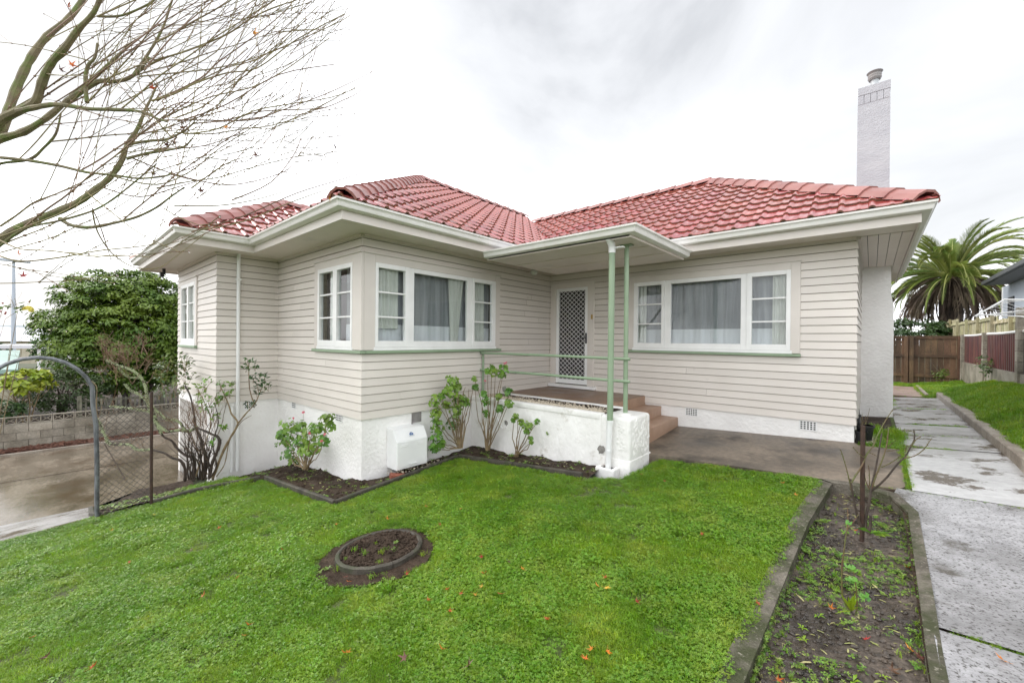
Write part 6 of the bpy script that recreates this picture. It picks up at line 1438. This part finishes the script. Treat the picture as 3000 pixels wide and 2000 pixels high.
for a, cc_ in ((1130, 735), (1180, 790), (1205, 770), (1275, 730), (1245, 760), (1290, 790), (1080, 930), (1150, 885), (1230, 800), (1300, 870)):
    e = Z6(a, cc_, 3.02+rr(-.05, .06)); w = Vector((.006, 0, 0)); m = c.lerp(e, .55)+Vector((0, 0, .006)); b.add([c-w*.6, c+w*.6, m+w, e, m-w], [(0, 1, 2, 4), (4, 2, 3)])
b.build('grass_tuft', M['grass2'], SR)
b = MB(); [roundleaf(b, Z6(a, c_, 3.08), (rr(-.4, .4), -.5, .8), .017) for a, c_ in ((1200, 490), (1240, 505), (1270, 525), (1215, 610), (1260, 615), (1230, 625), (1340, 770), (1370, 760), (1380, 790), (1215, 95))]; b.build('leaves', M['pelleaf'], SR, kind='stuff')

# ================================================================== grass, weeds, gravel
def blade_tuft(seed, n, h, w, spread, lean, mt, name):
    r = random.Random(seed); b = MB()
    for i in range(n):
        a = r.uniform(0, 6.28); q = spread*math.sqrt(r.random()); p = Vector((q*math.cos(a), q*math.sin(a), -.004)); hh = h*r.uniform(.45, 1.2); a2 = r.uniform(0, 6.28); le = lean*r.uniform(.2, 1.3)
        d = Vector((math.cos(a2), math.sin(a2), 0)); s = Vector((-d.y, d.x, 0))*w*r.uniform(.6, 1.2)/2
        m1 = p+d*le*hh*.3+Vector((0, 0, hh*.62)); t = p+d*le*hh+Vector((0, 0, hh*(1-.35*le)))
        b.add([p-s, p+s, m1+s*.85, t, m1-s*.85], [(0, 1, 2, 4), (4, 2, 3)])
    return b.mesh(name, mt)
def clover_tuft(seed, n, spread, mt, name, s0=.0062, h0=.026):
    r = random.Random(seed); b = MB()
    for i in range(n):
        a = r.uniform(0, 6.28); q = spread*math.sqrt(r.random()); p = Vector((q*math.cos(a), q*math.sin(a), h0*r.uniform(.35, 1.25))); tilt = Vector((r.uniform(-.5, .5), r.uniform(-.5, .5), 1)).normalized(); t = tilt.orthogonal().normalized(); w = tilt.cross(t); s = s0*r.uniform(.6, 1.3)
        for k in range(3):
            a2 = a+k*2.094; d = t*math.cos(a2)+w*math.sin(a2); e = tilt.cross(d); b.add([p, p+d*s*.8-e*s*.55, p+d*s*1.35, p+d*s*.8+e*s*.55], [(0, 1, 2, 3)])
    return b.mesh(name, mt)
def broad_tuft(seed, n, L, mt, name):
    r = random.Random(seed); b = MB()
    for i in range(n):
        a = 6.283*i/n+r.uniform(-.3, .3); d = Vector((math.cos(a), math.sin(a), 0)); s = Vector((-d.y, d.x, 0)); l = L*r.uniform(.6, 1.1); w = l*.16
        m1 = d*l*.5+Vector((0, 0, l*.35)); t = d*l+Vector((0, 0, l*r.uniform(.1, .35))); b.add([Vector((0, 0, 0)), m1-s*w, t, m1+s*w], [(0, 1, 2, 3)])
    return b.mesh(name, mt)
GV = [blade_tuft(i, 32, .034, .0025, .042, .75, M['grass'], 'g') for i in range(4)]+[blade_tuft(10+i, 20, .045, .0034, .035, .8, M['grass2'], 'g2') for i in range(2)]+[clover_tuft(20+i, 20, .042, M['clover'], 'c') for i in range(4)]+[blade_tuft(30, 26, .03, .0026, .042, .9, M['grass'], 'g'), broad_tuft(40, 8, .05, M['weed'], 'b')]
random.seed(77)
def wpick(x, y):
    c = fbm(x, y, 1.7)+.5*fbm(x+9, y, 4.5); cl = .30+.8*c-.05*(y-2)
    r = rnd()
    if r < cl: return random.choice((6, 7, 8, 9))
    if r > .992: return 11
    if r > .90: return random.choice((4, 5))
    return random.choice((0, 1, 2, 3, 10))
pts = []
def inview(x, y, m=.25):
    v = Vector((x, y, gz(x, y)))-EYE; d = v.dot(cF)
    return d > .4 and abs(v.dot(cR)/d) < 1.245+m+.8/d
def lawnpts(poly, n, zf, hs=1., test=None):
    xs = [p[0] for p in poly]; ys = [p[1] for p in poly]; k = 0; out_ = []
    while k < n:
        x, y = rr(min(xs), max(xs)), rr(min(ys), max(ys)); k += 1
        if not inpoly(x, y, poly) or not inview(x, y): continue
        if test and not test(x, y): continue
        if fbm(x, y, 4.3)+.6*fbm(x, y, 11)+.35*fbm(x, y, 1.1) < -.40 and rnd() < .8: continue
        q = 1+.55*fbm(x, y, .9)+.35*fbm(x, y, 3.3)
        out_.append((x, y, zf(x, y), rr(-.12, .12), rr(-.12, .12), rr(0, 6.283), hs*max(.5, q)*rr(.75, 1.2), wpick(x, y)))
    return out_
def notring(x, y): return math.hypot(x-RC[0]-.03, y-RC[1]+.03) > .50*(1+.12*fbm(x, y, 7))
LG = [(-7.36, -1.2), (-.50, -1.2), (-.53, 2.185), (-.51, 3.28), (-.48, 4.53), (-.40, 5.57), (-2.16, 5.56), (-2.22, 4.93), (-2.28, 4.64), (-2.64, 4.46), (-2.72, 4.43), (-4.90, 4.33), (-4.75, 2.27), (-6.90, 2.20), (-7.2, 1.5), (-7.35, .52)]
pts = lawnpts(LG, 150000, lambda x, y: gz(x, y)-.010+.012*fbm(x, y, 2.2), test=notring)
scatter('lawn_grass', pts, GV, label='short green lawn grass and clover in front of the house', category='grass') if False else None
o = scatter('lawn_grass', pts, GV); tag(o, 'short mixed grass and clover covering the front lawn', 'grass')
pts2 = lawnpts([(1.28, 3), (2.1, 3), (2.1, 14.4), (1.28, 14.4)], 9000, zright, 1.5)+lawnpts([(1.0, 14.0), (2.12, 14.0), (2.12, 18.75), (1.0, 18.75)], 3500, lambda x, y: zfar(x, y)+(zright(x, 14.4)-zfar(x, 14.4))*(1-sstep(14, 16.5, y))*sstep(1.1, 1.4, x), 1.8)+lawnpts([(-.2, 17.2), (1, 17.2), (1, 18.75), (-.2, 18.75)], 900, lambda x, y: .04, 1.8)
pts2 = [(*p[:7], p[7] if p[7] < 6 else random.choice((4, 5, 0))) for p in pts2]
o = scatter('side_lawn_grass', pts2, GV); tag(o, 'bright grass on the raised side lawn along the fence', 'grass')
# strips in the path joints and the tuft by the corner
pts = []
def strip(x0, y0, x1, y1, w, n, s=1.0):
    for i in range(n):
        t = rnd(); x = x0+(x1-x0)*t+rr(-w, w)*(1 if abs(y1-y0) > abs(x1-x0) else .2); y = y0+(y1-y0)*t+rr(-w, w)*(1 if abs(x1-x0) > abs(y1-y0) else .2)
        pts.append((x, y, gz(x, y)+.004, rr(-.2, .2), rr(-.2, .2), rr(0, 6.28), s*rr(.5, 1.1), random.choice((0, 1, 2, 4, 5, 6, 10))))
strip(.30, 5.62, .30, 6.6, .022, 150, .7); strip(.30, 6.4, .30, 7.2, .035, 140, .8); strip(.28, 5.53, 1.15, 5.42, .012, 90, .5); strip(-.05, 5.575, .28, 5.545, .008, 24, .4); strip(.34, 3.215, 1.1, 3.13, .016, 80, .6); strip(.45, 9.42, 1.1, 9.42, .05, 150, .9); strip(.35, 7.42, .8, 7.42, .05, 80, .7); strip(.35, 8.4, 1.15, 8.45, .03, 50, .6); strip(.33, 11.62, 1.1, 11.62, .04, 90, .8); strip(.98, 14, .98, 17, .05, 120, 1); strip(.36, 12, .36, 16, .06, 200, 1)
for i in range(900):
    x, y = rr(-.10, .33), rr(7.16, 8.6)
    if x < .05 and y > 7.45: continue
    pts.append((x, y, gz(x, y)+.0, rr(-.2, .2), rr(-.2, .2), rr(0, 6.28), rr(.7, 1.4), random.choice((0, 1, 4, 5, 6, 7, 11))))
for i in range(60): pts.append((rr(.24, .33), rr(7.9, 8.5), gz(.3, 8)+.0, rr(-.2, .2), rr(-.2, .2), rr(0, 6.28), rr(1.8, 3.2), random.choice((0, 1, 4, 5))))
for i in range(14): pts.append((rr(-.01, .06), rr(8.2, 8.6), gz(.1, 8), 0, 0, rr(0, 6.28), rr(2.5, 3.5), 5))
for i in range(2200):   # rough weeds in the beds by the house
    x, y = rr(-8.2, -2.3), rr(1.0, 5.0)
    if inpoly(x, y, BED) and fbm(x, y, 2.2)+rr(-.3, .3) > .12 and x < -2.3: pts.append((x, y, zbed(x, y), rr(-.2, .2), rr(-.2, .2), rr(0, 6.28), rr(.4, 1.1), random.choice((0, 2, 6, 7, 8, 10, 11))))
for i in range(500):
    x, y = rr(-8.3, -6.9), rr(1.5, 2.1); pts.append((x, y, zbed(x, y), rr(-.2, .2), rr(-.2, .2), rr(0, 6.28), rr(.7, 1.6), random.choice((0, 1, 4, 6, 7))))
for i in range(20):
    a = rr(0, 6.28); q = rr(.05, .30) if rnd() < .5 else rr(.38, .44); x, y = RC[0]+q*math.cos(a), RC[1]+q*math.sin(a); pts.append((x, y, gz(x, y)+(.045 if q < .33 else .01), rr(-.2, .2), rr(-.2, .2), rr(0, 6.28), rr(.5, 1.2), random.choice((4, 5, 6, 11, 10))))
o = scatter('path_weeds', pts, GV); tag(o, 'tufts of weeds and grass in beds and path joints', 'weeds')
# muddy bed litter
LV = [clover_tuft(60+i, 7, .03, M['weed'], 'w', .011, .02) for i in range(3)]+[broad_tuft(70+i, 5, .03, M['weed'], 'w2') for i in range(3)]+[blade_tuft(80+i, 5, .03, .003, .02, 1.3, M['straw'], 'w3') for i in range(3)]+[broad_tuft(90, 6, .055, M['grass2'], 'w4'), blade_tuft(91, 9, .05, .004, .015, .8, M['grass2'], 'w5')]
def cut(seed):
    r = random.Random(seed); L = r.uniform(.02, .06); w = r.uniform(.0025, .005); return MB().add([(0, -w, .003), (L*.5, -w*1.2, .006), (L, 0, .004), (L*.5, w, .006), (0, w, .003)], [(0, 1, 2, 3, 4)]).mesh('cut', M['straw'])
LV += [cut(i) for i in range(4)]
def clod(seed, mt):
    r = random.Random(seed); b = MB(); b.sphere((0, 0, 0), .012, 7, 5, sq=(1, .8, .6)); b.v = [tuple(c*(1+r.uniform(-.25, .25)) for c in v) for v in b.v]; return b.mesh('clod', mt)
LV += [clod(i, M['mud']) for i in range(3)]
pts = []
for i in range(5200):
    x, y = rr(-.46, .27), rr(1.2, 5.5)
    if not inpoly(x, y, RBED): continue
    edge = min(abs(x+.43), abs(x-.24))
    g = fbm(x, y, 2.6)+.5*fbm(x, y, 7)+(.35 if edge < .07 else 0)
    r = rnd()
    if r < .30: k = random.choice((15, 16, 17)); s = rr(.4, 1.6)
    elif r < .40: k = random.choice((11, 12, 13, 14)); s = rr(.5, 1.2)
    elif g > .05+rr(-.2, .2): k = random.choice((0, 1, 2, 3, 4, 5, 0, 1, 2, 6, 7, 10)); s = rr(.4, 1.05)
    elif r > .985: k = random.choice((9, 10)); s = rr(.5, 1)
    else: continue
    pts.append((x, y, zrb(x, y)+.002, rr(-.2, .2), rr(-.2, .2), rr(0, 6.28), s, k))
for i in range(2600):   # moss and seedlings clothing the kerb sides
    if rnd() < .5: x, y, z = -.425-rr(0, .012), rr(1.2, 5.4), rr(-.08, -.005)
    else: x, y, z = .232+rr(0, .02), rr(1.2, 4.9), rr(-.08, .0)
    pts.append((x, y, gz(x, y)+z, rr(-.8, .8), rr(-.8, .8), rr(0, 6.28), rr(.2, .5), random.choice((0, 1, 2, 3, 4, 8))))
o = scatter('bed_weeds', pts, LV); tag(o, 'seedlings, clods and clippings scattered over the muddy bed', 'weeds')
pts = []
for i in range(3200):
    x, y = rr(-8, -2.7), rr(2.2, 4.95)
    if inpoly(x, y, BED): pts.append((x, y, zbed(x, y)+.003, 0, 0, rr(0, 6.28), rr(.4, 1.8), random.choice((15, 16, 17, 15, 16, 17, 11, 12, 3, 0))))
for i in range(700):
    a = rr(0, 6.28); q = .33*math.sqrt(rnd()); x, y = RC[0]+q*math.cos(a), RC[1]+q*math.sin(a); pts.append((x, y, gz(x, y)+.035, 0, 0, rr(0, 6.28), rr(.4, 1.4), random.choice((15, 16, 17, 15, 16, 15, 17))))
for i in range(500):
    x, y = rr(-9.2, -7.3), rr(.55, 2); pts.append((x, y, gz(x, y)+.02, 0, 0, rr(0, 6.28), rr(.8, 2.0), random.choice((15, 16, 17, 11, 0, 3))))
LS = LV[:15]+[clod(i, M['soil']) for i in range(3)]
o = scatter('soil_clods', pts, LS); tag(o, 'crumbly soil clods and bits in the house beds', 'soil clods')
PV = [clod(40+i, M['pebble']) for i in range(4)]; pts = []
for i in range(2600):
    x, y = rr(-5.2, -2.78), 5.07+abs(random.gauss(0, .17))
    if y < 5.58: pts.append((x, y, PT-.010+.012*fbm(x, y, 6), 0, 0, rr(0, 6.28), rr(.5, 1.1), random.randrange(4)))
for i in range(260): pts.append((rr(-.1, .12), rr(7.5, 8.5), gz(0, 8)+.005, 0, 0, rr(0, 6.28), rr(.8, 1.8), random.randrange(4)))
for i in range(90): pts.append((rr(-5.2, -4.95), rr(3.2, 4.2), gz(-5, 3.7)+.04, 0, 0, rr(0, 6.28), rr(.5, 1.2), random.randrange(4)))
o = scatter('planter_gravel', pts, PV); tag(o, 'pale gravel chips in the planter trough and by the walls', 'gravel')
MV = []
for i in range(4):
    r = random.Random(i); L, w = r.uniform(.03, .06), r.uniform(.008, .016); MV.append(MB().box(-L, -w, 0, L, w, .006).mesh('chip', M['mulch']))
pts = [(rr(-15.96, -15.4), rr(-3, 8), DRZ+.05+.02*rnd(), rr(-.4, .4), rr(-.4, .4), rr(0, 6.28), rr(.7, 1.5), random.randrange(4)) for i in range(3500)]
o = scatter('mulch_chips', pts, MV); tag(o, 'reddish bark mulch strip below the block wall', 'mulch')
pts = []
for i in range(9):
    y = 14.1+i*.38-.02
    for j in range(14): pts.append((rr(.42, .98), y+rr(-.01, .01), .04, 0, 0, rr(0, 6.28), rr(.5, 1), random.choice((0, 1, 4, 6))))
o = scatter('paver_grass', pts, GV); tag(o, 'thin grass growing between the far pinkish pavers', 'grass')
